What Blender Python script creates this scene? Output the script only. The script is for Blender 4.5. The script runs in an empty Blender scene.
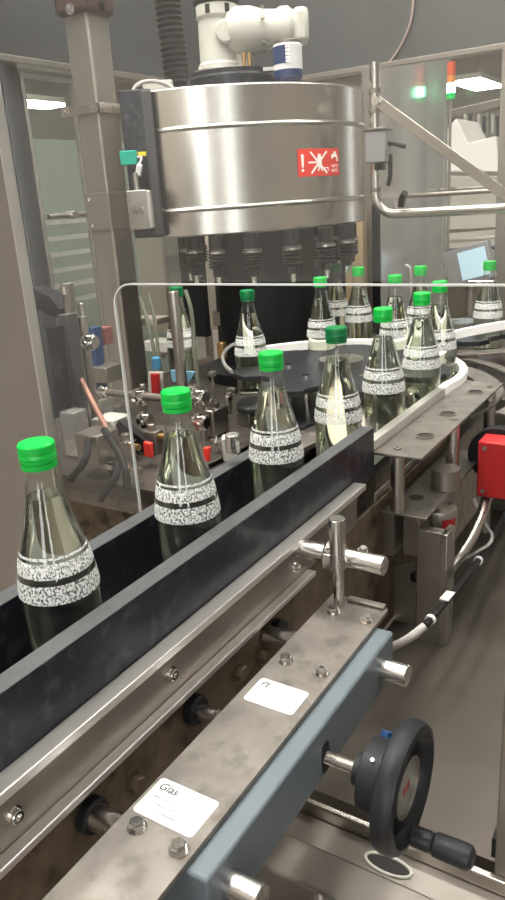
import bpy, bmesh, math, random
from mathutils import Vector, Matrix
random.seed(7)
PI = math.pi
C = bpy.context.scene.collection
# ------------------------------------------------------------------ camera
FP, CX, CY, HZ, TILT, VPX = 735., 252.5, 450., 199., .068, 740.
CAM = Vector((0, 0, 1.425))
_a = Vector((0, HZ - CY, FP)); _h = Vector((1, -TILT, 0)).normalized()
_up = _a.cross(_a + _h * 1000).normalized()
if _up.y > 0: _up = -_up
_Y = Vector((VPX - CX, HZ - TILT * (VPX - CX) - CY, FP)).normalized()
_X = _Y.cross(_up)
RW = Matrix((_X, _Y, _up))            # rows: world axes in lens coordinates
cd = bpy.data.cameras.new('camera'); cam = bpy.data.objects.new('camera', cd); C.objects.link(cam)
cd.sensor_fit = 'VERTICAL'; cd.sensor_height = 36; cd.lens = FP / 900 * 36; cd.clip_start = .01
cx_, cy_, cz_ = RW.col[0], -RW.col[1], -RW.col[2]
cam.matrix_world = Matrix(((cx_.x, cy_.x, cz_.x, 0), (cx_.y, cy_.y, cz_.y, 0), (cx_.z, cy_.z, cz_.z, CAM.z), (0, 0, 0, 1)))
bpy.context.scene.camera = cam

def U(px, py, x=None, y=None, z=None, d=None):
    """point of the place seen in a given direction, on a named plane or at a distance"""
    r = RW @ Vector((px - CX, py - CY, FP))
    if z is not None: t = (z - CAM.z) / r.z
    elif x is not None: t = x / r.x
    elif y is not None: t = y / r.y
    else: t = d / FP
    return CAM + r * t
HR = Vector((.85, .527, 0)); HF = Vector((-.527, .85, 0)); UP = Vector((0, 0, 1))

# ------------------------------------------------------------------ materials
MATS = {}
def mat(name, col, rough=.5, metal=0., var=0., vscale=20., bump=0., bscale=200., brush=None, emit=None, spec=.5, dirt=None, dirts=8., trans=0., ior=1.45, coat=0.):
    m = bpy.data.materials.new(name); m.use_nodes = True; MATS[name] = m
    nt = m.node_tree; N = nt.nodes; L = nt.links; b = N['Principled BSDF']
    b.inputs['Base Color'].default_value = (*col, 1); b.inputs['Roughness'].default_value = rough
    b.inputs['Metallic'].default_value = metal; b.inputs['Specular IOR Level'].default_value = spec
    b.inputs['Transmission Weight'].default_value = trans; b.inputs['IOR'].default_value = ior
    b.inputs['Coat Weight'].default_value = coat
    tc = N.new('ShaderNodeTexCoord')
    def noise(scale, stretch=None, detail=4):
        n = N.new('ShaderNodeTexNoise'); n.inputs['Scale'].default_value = scale; n.inputs['Detail'].default_value = detail
        mp = N.new('ShaderNodeMapping'); L.new(tc.outputs['Object'], mp.inputs['Vector']); L.new(mp.outputs['Vector'], n.inputs['Vector'])
        if stretch: mp.inputs['Scale'].default_value = stretch
        return n.outputs['Fac']
    src = None
    if var:
        f = noise(vscale); r = N.new('ShaderNodeMapRange'); L.new(f, r.inputs[0]); r.inputs[1].default_value = .3; r.inputs[2].default_value = .7
        mx = N.new('ShaderNodeMix'); mx.data_type = 'RGBA'; L.new(r.outputs[0], mx.inputs[0])
        mx.inputs[6].default_value = (*[c * (1 - var) for c in col], 1); mx.inputs[7].default_value = (*[min(1, c * (1 + var)) for c in col], 1)
        src = mx.outputs[2]
    if dirt:
        f = noise(dirts, detail=8); r = N.new('ShaderNodeMapRange'); L.new(f, r.inputs[0]); r.inputs[1].default_value = .52; r.inputs[2].default_value = .68
        mx = N.new('ShaderNodeMix'); mx.data_type = 'RGBA'; L.new(r.outputs[0], mx.inputs[0])
        if src: L.new(src, mx.inputs[6])
        else: mx.inputs[6].default_value = (*col, 1)
        mx.inputs[7].default_value = (*dirt, 1); src = mx.outputs[2]
    if src: L.new(src, b.inputs['Base Color'])
    if brush:
        f = noise(60, brush, 3); r = N.new('ShaderNodeMapRange'); L.new(f, r.inputs[0]); r.inputs[3].default_value = max(.03, rough - .1); r.inputs[4].default_value = rough + .13
        L.new(r.outputs[0], b.inputs['Roughness'])
    elif bump:
        bp = N.new('ShaderNodeBump'); bp.inputs['Strength'].default_value = bump; bp.inputs['Distance'].default_value = .001
        L.new(noise(bscale), bp.inputs['Height']); L.new(bp.outputs[0], b.inputs['Normal'])
    if emit:
        b.inputs['Emission Color'].default_value = (*emit[0], 1); b.inputs['Emission Strength'].default_value = emit[1]
    return m
steel = mat('brushed_steel', (.58, .55, .51), .28, 1, var=.06, vscale=6, brush=(1, 1, .06))
steel_x = mat('worn_plate_steel', (.275, .25, .225), .42, .85, var=.18, vscale=26, dirt=(.19, .172, .152), dirts=34, bump=.12, bscale=300)
steel_l = mat('ground_strip_steel', (.72, .695, .66), .36, .9, var=.06, vscale=14, brush=(1, .08, 1))
steel_tank = mat('tank_steel', (.60, .57, .53), .26, 1, var=.03, vscale=9)
steel_d = mat('dull_steel', (.31, .28, .25), .42, .85, var=.12, vscale=9, bump=.1)
steel_post = mat('post_steel', (.33, .30, .27), .38, .75, var=.05, vscale=5, brush=(1, 1, .04))
steel_head = mat('header_steel', (.17, .175, .175), .34, .8, var=.06, vscale=2)
satin = mat('satin_steel', (.56, .53, .49), .27, 1)
chrome = mat('polished_steel', (.78, .76, .73), .14, 1)
machined = mat('machined_steel', (.66, .63, .60), .24, 1, brush=(.1, 1, 1))
dirty = mat('grimy_side_plate', (.17, .13, .09), .42, .55, var=.25, vscale=30, dirt=(.05, .038, .028), dirts=26, bump=.3, bscale=60)
tabletop = mat('dark_table_steel', (.10, .088, .076), .42, .6, var=.3, vscale=14, dirt=(.05, .045, .04), dirts=18, bump=.2, bscale=60)
tray = mat('tray_steel', (.095, .083, .070), .38, .6, var=.2, vscale=5, dirt=(.06, .052, .044), dirts=6, bump=.08)
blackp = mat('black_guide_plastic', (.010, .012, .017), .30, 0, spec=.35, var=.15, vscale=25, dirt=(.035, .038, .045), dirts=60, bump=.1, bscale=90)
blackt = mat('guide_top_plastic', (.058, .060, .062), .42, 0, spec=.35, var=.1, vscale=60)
blackr = mat('black_rubber', (.010, .010, .011), .5, 0, spec=.3, bump=.1)
blackg = mat('handwheel_plastic', (.014, .015, .017), .34, 0, var=.1, bump=.25, bscale=500, spec=.3)
starp = mat('starwheel_plastic', (.020, .021, .024), .32, 0, spec=.35, var=.2, vscale=30)
bluegrey = mat('blue_grey_paint', (.088, .108, .122), .42, 0, var=.07, vscale=22, bump=.06)
white = mat('white_rail_plastic', (.86, .85, .83), .35, 0, var=.04)
green = mat('green_cap', (.0, .40, .045), .34, 0, coat=.2)
dgreen = mat('dark_green_cap', (.0, .13, .035), .34, 0)
cream = mat('cream_enamel', (.46, .455, .41), .38, 0, var=.05, bump=.05)
beige = mat('beige_panel', (.44, .39, .33), .55, 0, var=.08, vscale=3)
paper = mat('white_sticker', (.56, .56, .56), .6)
ink = mat('pen_ink', (.03, .03, .035), .6)
red = mat('warning_red', (.72, .045, .03), .45)
redb = mat('red_housing', (.30, .014, .014), .4)
signw = mat('sign_white', (.92, .88, .84), .5)
brown = mat('brown_clamp', (.060, .035, .033), .4)
cabinet = mat('grey_cabinet', (.24, .24, .245), .5, .2)
navy = mat('navy_label', (.012, .030, .10), .4)
bluep = mat('blue_plastic', (.012, .045, .13), .4)
teal = mat('teal_sensor', (.0, .32, .23), .45, var=.1)
yellow = mat('yellow_tag', (.75, .6, .03), .5)
copper = mat('copper_pipe', (.34, .18, .14), .4, .5)
cable_g = mat('grey_cable', (.36, .34, .32), .5)
beltm = mat('belt_chain', (.05, .05, .05), .4, .3)
hallm = mat('hall_wall_paint', (.40, .37, .33), .7, 0, var=.1, vscale=1)
ceilm = mat('hall_ceiling_paint', (.72, .70, .66), .8)
floorm = mat('hall_floor', (.16, .145, .13), .35, 0, var=.2, vscale=2)
lampm = mat('lamp_diffuser', (1, 1, 1), .5, emit=((1, .97, .92), 22))
screenm = mat('screen', (.3, .42, .48), .3, emit=((.45, .62, .68), .55))
beaconoff = mat('red_beacon', (.45, .08, .04), .3)
beaconor = mat('orange_beacon', (.5, .19, .05), .3)
beaconon = mat('green_beacon_lit', (.0, .6, .2), .3, emit=((.25, 1, .5), 14))
beacongr = mat('green_beacon', (.0, .22, .05), .3, emit=((0, 1, .15), .35))
ledm = mat('green_led', (0, .6, .1), .3, emit=((0, 1, .2), 4))
copp = mat('brass_fitting', (.55, .36, .15), .3, .9)
tubec = mat('milky_tube', (.34, .36, .28), .15, 0, trans=.6)

def glassmat(name, tint, edge, gloss, rough=.0, haze=0.):
    m = bpy.data.materials.new(name); m.use_nodes = True; nt = m.node_tree; N = nt.nodes; L = nt.links
    N.remove(N['Principled BSDF']); out = N['Material Output']
    lw = N.new('ShaderNodeLayerWeight'); lw.inputs[0].default_value = .5
    pw = N.new('ShaderNodeMath'); pw.operation = 'POWER'; L.new(lw.outputs['Facing'], pw.inputs[0]); pw.inputs[1].default_value = 3.5
    mc = N.new('ShaderNodeMix'); mc.data_type = 'RGBA'; L.new(pw.outputs[0], mc.inputs[0]); mc.inputs[6].default_value = (*tint, 1); mc.inputs[7].default_value = (*edge, 1)
    t = N.new('ShaderNodeBsdfTransparent'); L.new(mc.outputs[2], t.inputs[0])
    g = N.new('ShaderNodeBsdfGlossy'); g.inputs['Roughness'].default_value = rough
    ms = N.new('ShaderNodeMixShader')
    fr = N.new('ShaderNodeFresnel')
    ge = N.new('ShaderNodeNewGeometry'); io = N.new('ShaderNodeMapRange'); L.new(ge.outputs['Backfacing'], io.inputs[0])
    io.inputs[3].default_value = 1.5; io.inputs[4].default_value = 1 / 1.5; L.new(io.outputs[0], fr.inputs[0])
    mu = N.new('ShaderNodeMath'); mu.operation = 'MULTIPLY'; L.new(fr.outputs[0], mu.inputs[0]); mu.inputs[1].default_value = gloss; mu.use_clamp = True
    L.new(mu.outputs[0], ms.inputs[0]); L.new(t.outputs[0], ms.inputs[1]); L.new(g.outputs[0], ms.inputs[2])
    last = ms
    if haze:
        df = N.new('ShaderNodeBsdfDiffuse'); df.inputs[0].default_value = (.7, .68, .65, 1)
        m2 = N.new('ShaderNodeMixShader'); m2.inputs[0].default_value = haze; L.new(ms.outputs[0], m2.inputs[1]); L.new(df.outputs[0], m2.inputs[2]); last = m2
    L.new(last.outputs[0], out.inputs[0]); return m
bglass = glassmat('bottle_glass', (.96, .98, .95), (.42, .50, .38), 1.6)
pane = glassmat('guard_glass', (.965, .97, .965), (.9, .92, .91), .8, haze=.018)
pane3 = glassmat('rear_door_glass', (.93, .94, .93), (.9, .92, .91), .12)
pane2 = glassmat('door_glass', (.80, .82, .79), (.7, .72, .7), 1.1, haze=.04)
clearp = glassmat('clear_plastic', (.90, .90, .88), (.6, .6, .58), 1.8, rough=.05, haze=.14)
panemir = glassmat('reflecting_door_glass', (.60, .61, .58), (.5, .5, .5), 3.4, rough=.15, haze=.26)
water = mat('clear_drink', (.96, .98, .86), .0, 0, trans=1, ior=1.33)

def labelmat():
    m = bpy.data.materials.new('printed_label'); m.use_nodes = True; nt = m.node_tree; N = nt.nodes; L = nt.links
    b = N['Principled BSDF']; out = N['Material Output']; b.inputs['Base Color'].default_value = (.64, .66, .65, 1); b.inputs['Roughness'].default_value = .6
    uv = N.new('ShaderNodeUVMap'); mp = N.new('ShaderNodeMapping'); mp.inputs['Scale'].default_value = (190, 27, 1); L.new(uv.outputs[0], mp.inputs[0])
    n = N.new('ShaderNodeTexNoise'); n.inputs['Scale'].default_value = 1; n.inputs['Detail'].default_value = 3; n.inputs['Distortion'].default_value = 1.4; L.new(mp.outputs[0], n.inputs['Vector'])
    n2 = N.new('ShaderNodeTexNoise'); n2.inputs['Scale'].default_value = .5; L.new(mp.outputs[0], n2.inputs['Vector'])
    ad = N.new('ShaderNodeMath'); ad.operation = 'ADD'; L.new(n.outputs[0], ad.inputs[0]); L.new(n2.outputs[0], ad.inputs[1])
    r = N.new('ShaderNodeMapRange'); L.new(ad.outputs[0], r.inputs[0]); r.inputs[1].default_value = .91; r.inputs[2].default_value = 1.02; r.inputs[3].default_value = .10
    t = N.new('ShaderNodeBsdfTransparent'); ms = N.new('ShaderNodeMixShader'); L.new(r.outputs[0], ms.inputs[0]); L.new(t.outputs[0], ms.inputs[1]); L.new(b.outputs[0], ms.inputs[2])
    L.new(ms.outputs[0], out.inputs[0]); return m
labm = labelmat()

# ------------------------------------------------------------------ mesh helpers
class MB:
    def __init__(s): s.v = []; s.f = []; s.uv = None
    def add(s, vs, fs):
        n = len(s.v); s.v += [Vector(v) for v in vs]; s.f += [tuple(i + n for i in f) for f in fs]; return s
    def box(s, x0, x1, y0, y1, z0, z1):
        return s.add([(x, y, z) for z in (z0, z1) for y in (y0, y1) for x in (x0, x1)],
                     [(0, 2, 3, 1), (4, 5, 7, 6), (0, 1, 5, 4), (2, 6, 7, 3), (0, 4, 6, 2), (1, 3, 7, 5)])
    def obox(s, c, ax, ay, az, hx, hy, hz):      # oriented box, half sizes
        c = Vector(c)
        vs = [c + ax * (i * hx) + ay * (j * hy) + az * (k * hz) for k in (-1, 1) for j in (-1, 1) for i in (-1, 1)]
        return s.add(vs, [(0, 2, 3, 1), (4, 5, 7, 6), (0, 1, 5, 4), (2, 6, 7, 3), (0, 4, 6, 2), (1, 3, 7, 5)])
    def prism(s, pts, ext):                        # polygon swept along a vector
        n = len(pts); pts = [Vector(p) for p in pts]; ext = Vector(ext)
        return s.add(pts + [p + ext for p in pts], [tuple(range(n))[::-1], tuple(range(n, 2 * n))] + [(i, (i + 1) % n, n + (i + 1) % n, n + i) for i in range(n)])
    def lathe(s, prof, p0=(0, 0, 0), axis=(0, 0, 1), seg=32, cap=True, a0=0., a1=2 * PI):   # profile (radius, along)
        p0 = Vector(p0); ax = Vector(axis).normalized(); u = ax.orthogonal().normalized(); w = ax.cross(u)
        if ax.z > .999: u = Vector((1, 0, 0)); w = Vector((0, 1, 0))
        full = a1 - a0 > 6.28; m = seg if full else seg + 1; vs = []; fs = []
        for r, h in prof:
            for i in range(m):
                a = a0 + (a1 - a0) * i / seg
                vs.append(p0 + ax * h + (u * math.cos(a) + w * math.sin(a)) * r)
        for j in range(len(prof) - 1):
            for i in range(seg):
                k = (i + 1) % m if full else i + 1
                fs.append((j * m + i, j * m + k, (j + 1) * m + k, (j + 1) * m + i))
        if cap and full:
            fs.append(tuple(range(m))[::-1]); fs.append(tuple(range((len(prof) - 1) * m, len(prof) * m)))
        return s.add(vs, fs)
    def cyl(s, p0, p1, r, seg=24, r1=None, ch=0.):
        p0 = Vector(p0); p1 = Vector(p1); d = p1 - p0; l = d.length; r1 = r if r1 is None else r1
        pr = [(r, 0), (r1, l)] if not ch else [(r - ch, 0), (r, ch), (r1, l - ch), (r1 - ch, l)]
        return s.lathe(pr, p0, d, seg)
    def tube(s, pts, r, seg=12, smooth=0, rib=0):
        P = [Vector(p) for p in pts]
        for _ in range(smooth):
            Q = [P[0]]
            for a, b in zip(P, P[1:]): Q += [a * .75 + b * .25, a * .25 + b * .75]
            P = Q + [P[-1]]
        u = None; vs = []; fs = []
        for i, p in enumerate(P):
            t = ((P[min(i + 1, len(P) - 1)] - P[max(i - 1, 0)])).normalized()
            u = t.orthogonal().normalized() if u is None else (u - t * u.dot(t)).normalized()
            w = t.cross(u); rr = r[i] if isinstance(r, list) else r
            for k in range(seg):
                a = 2 * PI * k / seg; vs.append(p + (u * math.cos(a) + w * math.sin(a)) * rr)
        for i in range(len(P) - 1):
            for k in range(seg):
                k2 = (k + 1) % seg; fs.append((i * seg + k, i * seg + k2, (i + 1) * seg + k2, (i + 1) * seg + k))
        fs.append(tuple(range(seg))[::-1]); n = (len(P) - 1) * seg; fs.append(tuple(range(n, n + seg)))
        return s.add(vs, fs)
    def ribbon(s, pts, w, h):     # rail of rectangular section along a level path; w to the left side, h down
        P = [Vector(p) for p in pts]; vs = []; fs = []
        for i, p in enumerate(P):
            t = (P[min(i + 1, len(P) - 1)] - P[max(i - 1, 0)]); n = Vector((-t.y, t.x, 0)).normalized()
            vs += [p - n * w / 2, p + n * w / 2, p + n * w / 2 - UP * h, p - n * w / 2 - UP * h]
        for i in range(len(P) - 1):
            for k in range(4): fs.append((i * 4 + k, i * 4 + (k + 1) % 4, i * 4 + 4 + (k + 1) % 4, i * 4 + 4 + k))
        n = len(P) * 4 - 4; fs += [(3, 2, 1, 0), (n, n + 1, n + 2, n + 3)]
        return s.add(vs, fs)
    def bolt(s, p, axis=(0, 0, 1), r=.0065, h=.006, hexa=True, washer=True):
        p = Vector(p); ax = Vector(axis).normalized()
        if washer: s.cyl(p, p + ax * .0012, r * 1.35, 20); p = p + ax * .0012
        if hexa: s.lathe([(r * 1.08, 0), (r * 1.08, h * .8), (r * .9, h)], p, ax, 6)
        else: s.lathe([(r, 0), (r, h * .85), (r * .88, h), (r * .5, h), (r * .5, h * .4)], p, ax, 20)
        if hexa: s.cyl(p + ax * h, p + ax * (h + .0004), r * .55, 16)
        return s
ORG = {}
def smoothpath(pts, it=2):
    P = [Vector(p) for p in pts]
    for _ in range(it):
        Q = [P[0]]
        for a, b in zip(P, P[1:]): Q += [a * .75 + b * .25, a * .25 + b * .75]
        P = Q + [P[-1]]
    return P
def obj(name, mb, m, parent=None, bev=0., sm=True, label=None, vis=None):
    if parent: org = ORG[parent.name]
    else:
        xs = [v.x for v in mb.v]; ys = [v.y for v in mb.v]; zs = [v.z for v in mb.v]
        org = Vector(((min(xs) + max(xs)) / 2, (min(ys) + max(ys)) / 2, min(zs)))
    me = bpy.data.meshes.new(name); me.from_pydata([v - org for v in mb.v], [], mb.f); me.materials.append(m)
    b = bmesh.new(); b.from_mesh(me); bmesh.ops.recalc_face_normals(b, faces=b.faces); b.to_mesh(me); b.free()
    if sm:
        me.shade_smooth(); me.set_sharp_from_angle(angle=math.radians(35))
    o = bpy.data.objects.new(name, me); C.objects.link(o); ORG[o.name] = org
    if parent: o.parent = parent
    else: o.location = org
    if bev:
        md = o.modifiers.new('bevel', 'BEVEL'); md.width = bev; md.segments = 2; md.limit_method = 'ANGLE'; md.harden_normals = False
    if label: o['label'] = label
    return o
def thing(name, label, cat, loc, group=None):
    o = bpy.data.objects.new(name, None); C.objects.link(o); o.location = loc; ORG[o.name] = Vector(loc)
    o.empty_display_size = .02; tag(o, label, cat, group); return o
def tag(o, label, cat, group=None):
    o['label'] = label; o['category'] = cat
    if group: o['group'] = group
    return o
def struct(name, mb, m, bev=0.):
    o = obj(name, mb, m, None, bev); o['kind'] = 'structure'; return o
def textmesh(s, size):
    cu = bpy.data.curves.new('t', 'FONT'); cu.body = s; cu.size = size; cu.extrude = .0; cu.offset = .012 * size
    o = bpy.data.objects.new('t', cu); C.objects.link(o); dg = bpy.context.evaluated_depsgraph_get()
    me = bpy.data.meshes.new_from_object(o.evaluated_get(dg)); mb = ([v.co.copy() for v in me.vertices], [tuple(p.vertices) for p in me.polygons])
    bpy.data.objects.remove(o); bpy.data.curves.remove(cu); bpy.data.meshes.remove(me); return mb

# ================================================================== SETTING: production hall
struct('floor', MB().box(-14, 6, -3, 20, -.05, 0), floorm)
struct('wall_back', MB().box(-14, 6, 20, 20.1, 0, 4.6), hallm)
struct('wall_left', MB().box(-14.1, -14, -3, 20, 0, 4.6), hallm)
struct('wall_right', MB().box(6, 6.1, -3, 20, 0, 4.6), hallm)
struct('wall_front', MB().box(-14, 6, -3.1, -3, 0, 4.6), hallm)
struct('ceiling', MB().box(-14, 6, -3, 20, 4.6, 4.7), ceilm)
glowm = mat('highlight_glow', (1, 1, 1), .5, emit=((.95, .98, 1), 5))  # glowing panels added out of view to put bright bands on the tank steel
struct('highlight_panel_1', MB().box(2.55, 3.35, -2.999, -2.98, .4, 3.6), glowm)
struct('highlight_panel_2', MB().box(5.98, 5.999, 14.2, 16.6, .3, 4.2), glowm)
struct('highlight_panel_3', MB().box(.2, .9, -2.999, -2.98, .8, 3.4), glowm)
def lamp(x, y, lx, ly, label, power, z=4.45):
    t = thing('ceiling_light', label, 'light', (x, y, z), 'ceiling lights of the hall')
    obj('housing', MB().box(x - lx / 2 - .03, x + lx / 2 + .03, y - ly / 2 - .03, y + ly / 2 + .03, z + .005, z + .149), cream, t)
    obj('diffuser', MB().box(x - lx / 2, x + lx / 2, y - ly / 2, y + ly / 2, z - .01, z + .005), lampm, t)
    ld = bpy.data.lights.new('lamp_light', 'AREA'); ld.shape = 'RECTANGLE'; ld.size = lx; ld.size_y = ly; ld.energy = power; ld.color = (1, .95, .87)
    lo = bpy.data.objects.new('lamp_light', ld); C.objects.link(lo); lo.location = (x, y, z - .03); lo.visible_glossy = False
lamps = [(-.6, .4, .25, 2.4, 82), (-1.5, 1.0, .25, 2.4, 60), (-2.6, .6, .25, 2.4, 60), (.6, 1.4, .25, 2.4, 45), (-.9, 3.2, 2.4, .25, 60), (-1.4, -1.6, .25, 2.0, 45), (-3.6, 3.2, .25, 2.4, 60), (1.8, 3.6, .25, 2.4, 40), (-6.0, 5.2, .25, 2.4, 60), (-2.8, 7.4, 2.4, .3, 60), (-3.0, 12.5, 3, .3, 220), (-9.5, 8.5, .3, 3, 160)]  # the last two are added to brighten the far hall ceiling
for i, (x, y, lx, ly, p) in enumerate(lamps):
    lamp(x, y, lx, ly, 'white rectangular hall light hanging high under the ceiling', p)

for (px, py, lx, ly, lab) in ((478, 83, .55, 1.6, 'white hall light low over the far machinery, upper right behind the signal tower'), (36, 103, .5, 1.0, 'white light standing in for a lamp reflection in the narrow glass door at far left')):  # the left one replaces a ceiling lamp's reflection in the door glass
    p = U(px, py, z=3.4); t = thing('pendant_light', lab, 'light', tuple(p))
    obj('housing', MB().box(p.x - lx / 2, p.x + lx / 2, p.y - ly / 2, p.y + ly / 2, p.z + .005, p.z + .1), cream, t)
    obj('diffuser', MB().box(p.x - lx / 2, p.x + lx / 2, p.y - ly / 2, p.y + ly / 2, p.z - .06, p.z + .005), lampm, t)
    obj('suspension', MB().cyl((p.x, p.y, p.z + .1), (p.x, p.y, 4.6), .01, 8), steel_d, t)
# ================================================================== CONVEYOR
zb = 1.0
t = thing('conveyor', 'steel bottle conveyor with ground steel edge strips and grimy side plate', 'conveyor', (-.49, .4, .70))
obj('belt', MB().box(-.534, -.450, -.5, 1.36, .985, 1.0), beltm, t)
obj('side_channel', MB().box(-.428, -.424, -.5, .925, .953, 1.019), steel_d, t, bev=.0008)
obj('edge_strip', MB().box(-.4275, -.408, -.5, .925, 1.012, 1.021), steel_l, t, bev=.0012)
obj('edge_strip', MB().box(-.4240, -.411, -.5, .765, .949, .9565), steel_l, t, bev=.0015)
obj('side_plate', MB().box(-.432, -.427, -.5, 1.36, .71, .953), dirty, t)
obj('side_plate', MB().box(-.558, -.552, -.5, 1.3, .71, .985), dirty, t)
for x, y in ((14, 815), (171, 674), (295, 567)):
    p = U(x, y, x=-.4235); obj('bolt', MB().bolt((-.424, p.y, p.z), (1, 0, 0), .0058, .005, hexa=False), chrome, t)
for x, y in ((106, 822), (208, 714), (290, 635)):
    p = U(x, y, x=-.405); p = Vector((-.427, p.y - .0, max(.90, min(.935, p.z))))
    bu = obj('bushing', MB().cyl(p, p + Vector((.012, 0, 0)), .0165, 28, ch=.002), blackr, t)
    obj('pin_end', MB().cyl(p + Vector((.012, 0, 0)), p + Vector((.034, 0, 0)), .0085, 24, ch=.001), machined, bu)
for x, y in ((134, 783), (262, 655), (238, 672)):
    p = U(x, y, x=-.427); obj('bolt', MB().bolt((-.427, p.y, p.z), (1, 0, 0), .009, .008), dirty, t)
o = obj('guide_rail', MB().box(-.449, -.428, -.5, 1.002, 1.003, 1.083), blackp, None, bev=.0012); tag(o, 'front black plastic guide rail nearest the viewer, along the bottles', 'guide rail')
o = obj('guide_rail', MB().box(-.556, -.535, -.5, .96, 1.003, 1.083), blackp, None, bev=.0012); tag(o, 'rear black plastic guide rail behind the row of bottles', 'guide rail')
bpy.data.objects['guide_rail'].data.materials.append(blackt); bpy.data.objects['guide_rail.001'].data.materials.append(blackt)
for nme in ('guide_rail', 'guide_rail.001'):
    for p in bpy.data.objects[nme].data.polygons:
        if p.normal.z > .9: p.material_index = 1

# ================================================================== ADJUSTER in the foreground
t = thing('mounting_plate', 'long worn stainless plate with bolts and two white stickers', 'plate', (-.33, .4, .947))
r_ = .008; cor = [(-.368 + .0, -.1), (-.293, -.1)] + [(-.293 - r_ + r_ * math.cos(a), .727 - r_ + r_ * math.sin(a)) for a in (0, .4, .8, 1.2, PI / 2)] + [(-.368, .727)]
obj('plate', MB().prism([(x, y, .947) for x, y in cor], (0, 0, .006)), steel_x, t, bev=.0008)
obj('raised_lip', MB().box(-.345, -.296, .716, .7255, .953, .9575), steel_x, t, bev=.0015)
for (x, y, h) in ((-.348, .327, 1), (-.305, .326, 1), (-.351, .576, 0), (-.307, .575, 0), (-.348, .687, 0), (-.306, .686, 1)):
    obj('bolt', MB().bolt((x, y, .953), (0, 0, 1), .0062, .0062, hexa=bool(h)), chrome, t)
def sticker(x0, x1, y0, y1, txt, lines):
    r = .004; P = []
    for cx, cy, a in ((x1 - r, y1 - r, 0), (x0 + r, y1 - r, 1), (x0 + r, y0 + r, 2), (x1 - r, y0 + r, 3)):
        for k in range(5): b = (a + k / 4) * PI / 2; P.append((cx + r * math.cos(b), cy + r * math.sin(b), .9531))
    s = obj('sticker', MB().prism(P, (0, 0, .0004)), paper, t, label='white rounded sticker with faint handwriting')
    vs, fs = textmesh(txt, .011)
    mb = MB(); mb.add([(x0 + .004 + v.x + v.y * .2, y1 - .012 + v.y, .9538) for v in vs], fs)
    obj('handwriting', mb, ink, s, sm=False)
    for k in range(lines):
        yy = y1 - .020 - k * .0065; xx = x0 + .006 + k * .006; pts = []
        for q in range(26):
            pts.append((xx + q * .0009, yy + .0011 * math.sin(q * 1.9 + k) * random.uniform(.4, 1.2), .9537))
        obj('scribble', MB().tube(pts, .00030, 4), ink, s)
sticker(-.364, -.303, .339, .380, 'Glas', 3)
sticker(-.359, -.303, .502, .540, 'PE', 0)

t = thing('support_beam', 'blue-grey painted steel beam under the stainless plate, with two round rod ends', 'beam', (-.3, .5, .885))
pr_ = [(-.345, .946), (-.278, .946), (-.274, .941), (-.274, .886), (-.345, .886)]
obj('beam', MB().prism([(x, .318, z) for x, z in [(-.345, .9465), (-.2735, .9465), (-.2735, .887), (-.345, .887)]], (0, .372, 0)), bluegrey, t, bev=.003)
for y in (.345, .657):
    obj('rod_end', MB().cyl((-.426, y, .917), (-.2435, y, .917), .0122, 40, ch=.001), machined, t, label='bare machined rod end')
sl = [(-.2738, .513 + .0085 * math.cos(a) , .908 + (.009 if math.sin(a) > 0 else -.009) + .0085 * math.sin(a)) for a in [k * PI / 10 for k in range(20)]]
obj('slot', MB().prism(sl, (.0006, 0, 0)), blackr, t)  # black colour stands for the shade inside an uncut slot

# handwheel along +X at y=.513, z=.908
hy, hz = .513, .908
t = thing('handwheel', 'black plastic handwheel with position dial and revolving grip on a threaded spindle', 'handwheel', (-.21, hy, hz - .055))
pts = []; prf = []
x = 0
while x < .041: prf += [(.0062, x), (.0053, x + .0006)]; x += .0012
obj('spindle', MB().lathe(prf, (-.281, hy, hz), (1, 0, 0), 24), machined, t, label='threaded bare steel spindle')
obj('collar', MB().lathe([(.012, 0), (.0155, .001), (.0155, .011), (.016, .012)], (-.2410, hy, hz), (1, 0, 0), 36), blackg, t)
obj('hub', MB().lathe([(.030, 0), (.0345, .002), (.036, .018), (.037, .027)], (-.2298, hy, hz), (1, 0, 0), 48), blackg, t)
obj('rim', MB().lathe([(.037, .0), (.055, .0003), (.0588, .002), (.0603, .006), (.0603, .015), (.0575, .020), (.052, .0210), (.0475, .017), (.044, .0105), (.034, .009), (.0290, .009), (.0290, .002), (.02, .001)], (-.2045, hy, hz), (1, 0, 0), 72), blackg, t)
dl = obj('dial', MB().lathe([(.0280, 0), (.0280, .012), (.0265, .0128)], (-.2040, hy, hz), (1, 0, 0), 40), mat('dial_face', (.20, .195, .17), .3), t, label='grey round dial with small red marks')
obj('bezel', MB().lathe([(.0289, 0), (.0289, .015), (.0268, .015), (.0268, .012)], (-.2040, hy, hz), (1, 0, 0), 40, cap=False), steel_d, dl)
mb = MB()
for k in range(4): mb.box(-.1913, -.1908, hy - .009 + k * .0045, hy - .0065 + k * .0045, hz - .003, hz + .003)
obj('counter_digits', mb, redb, dl)
p = U(424, 836, x=-.185)
hyy, hzz = hy + (p.y - hy), hz + (p.z - hz)
vv = Vector((0, hyy - hy, hzz - hz)); vv = (Vector((0, -.0125, -.0485)).normalized() * .68 + vv.normalized() * .32).normalized() * .0505; hyy, hzz = hy + vv.y, hz + vv.z
obj('grip', MB().lathe([(.006, 0), (.0095, .002), (.0098, .018), (.0085, .021), (.0112, .024), (.0118, .050), (.0108, .056), (.0075, .0585)], (-.186, hyy, hzz), (1, 0, 0), 32), blackg, t)
p = U(412, 722, x=-.222); 
obj('set_screw', MB().cyl((-.217, hy - .016, hz + .031), (-.217, hy - .0175, hz + .034), .0018, 12), chrome, t)
p = U(377, 732, x=-.22)
obj('locking_pin', MB().cyl((-.222, hy + .026, hz + .022), (-.222, hy + .030, hz + .028), .0050, 20), bluep, t, label='blue locking pin on the hub')

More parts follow.
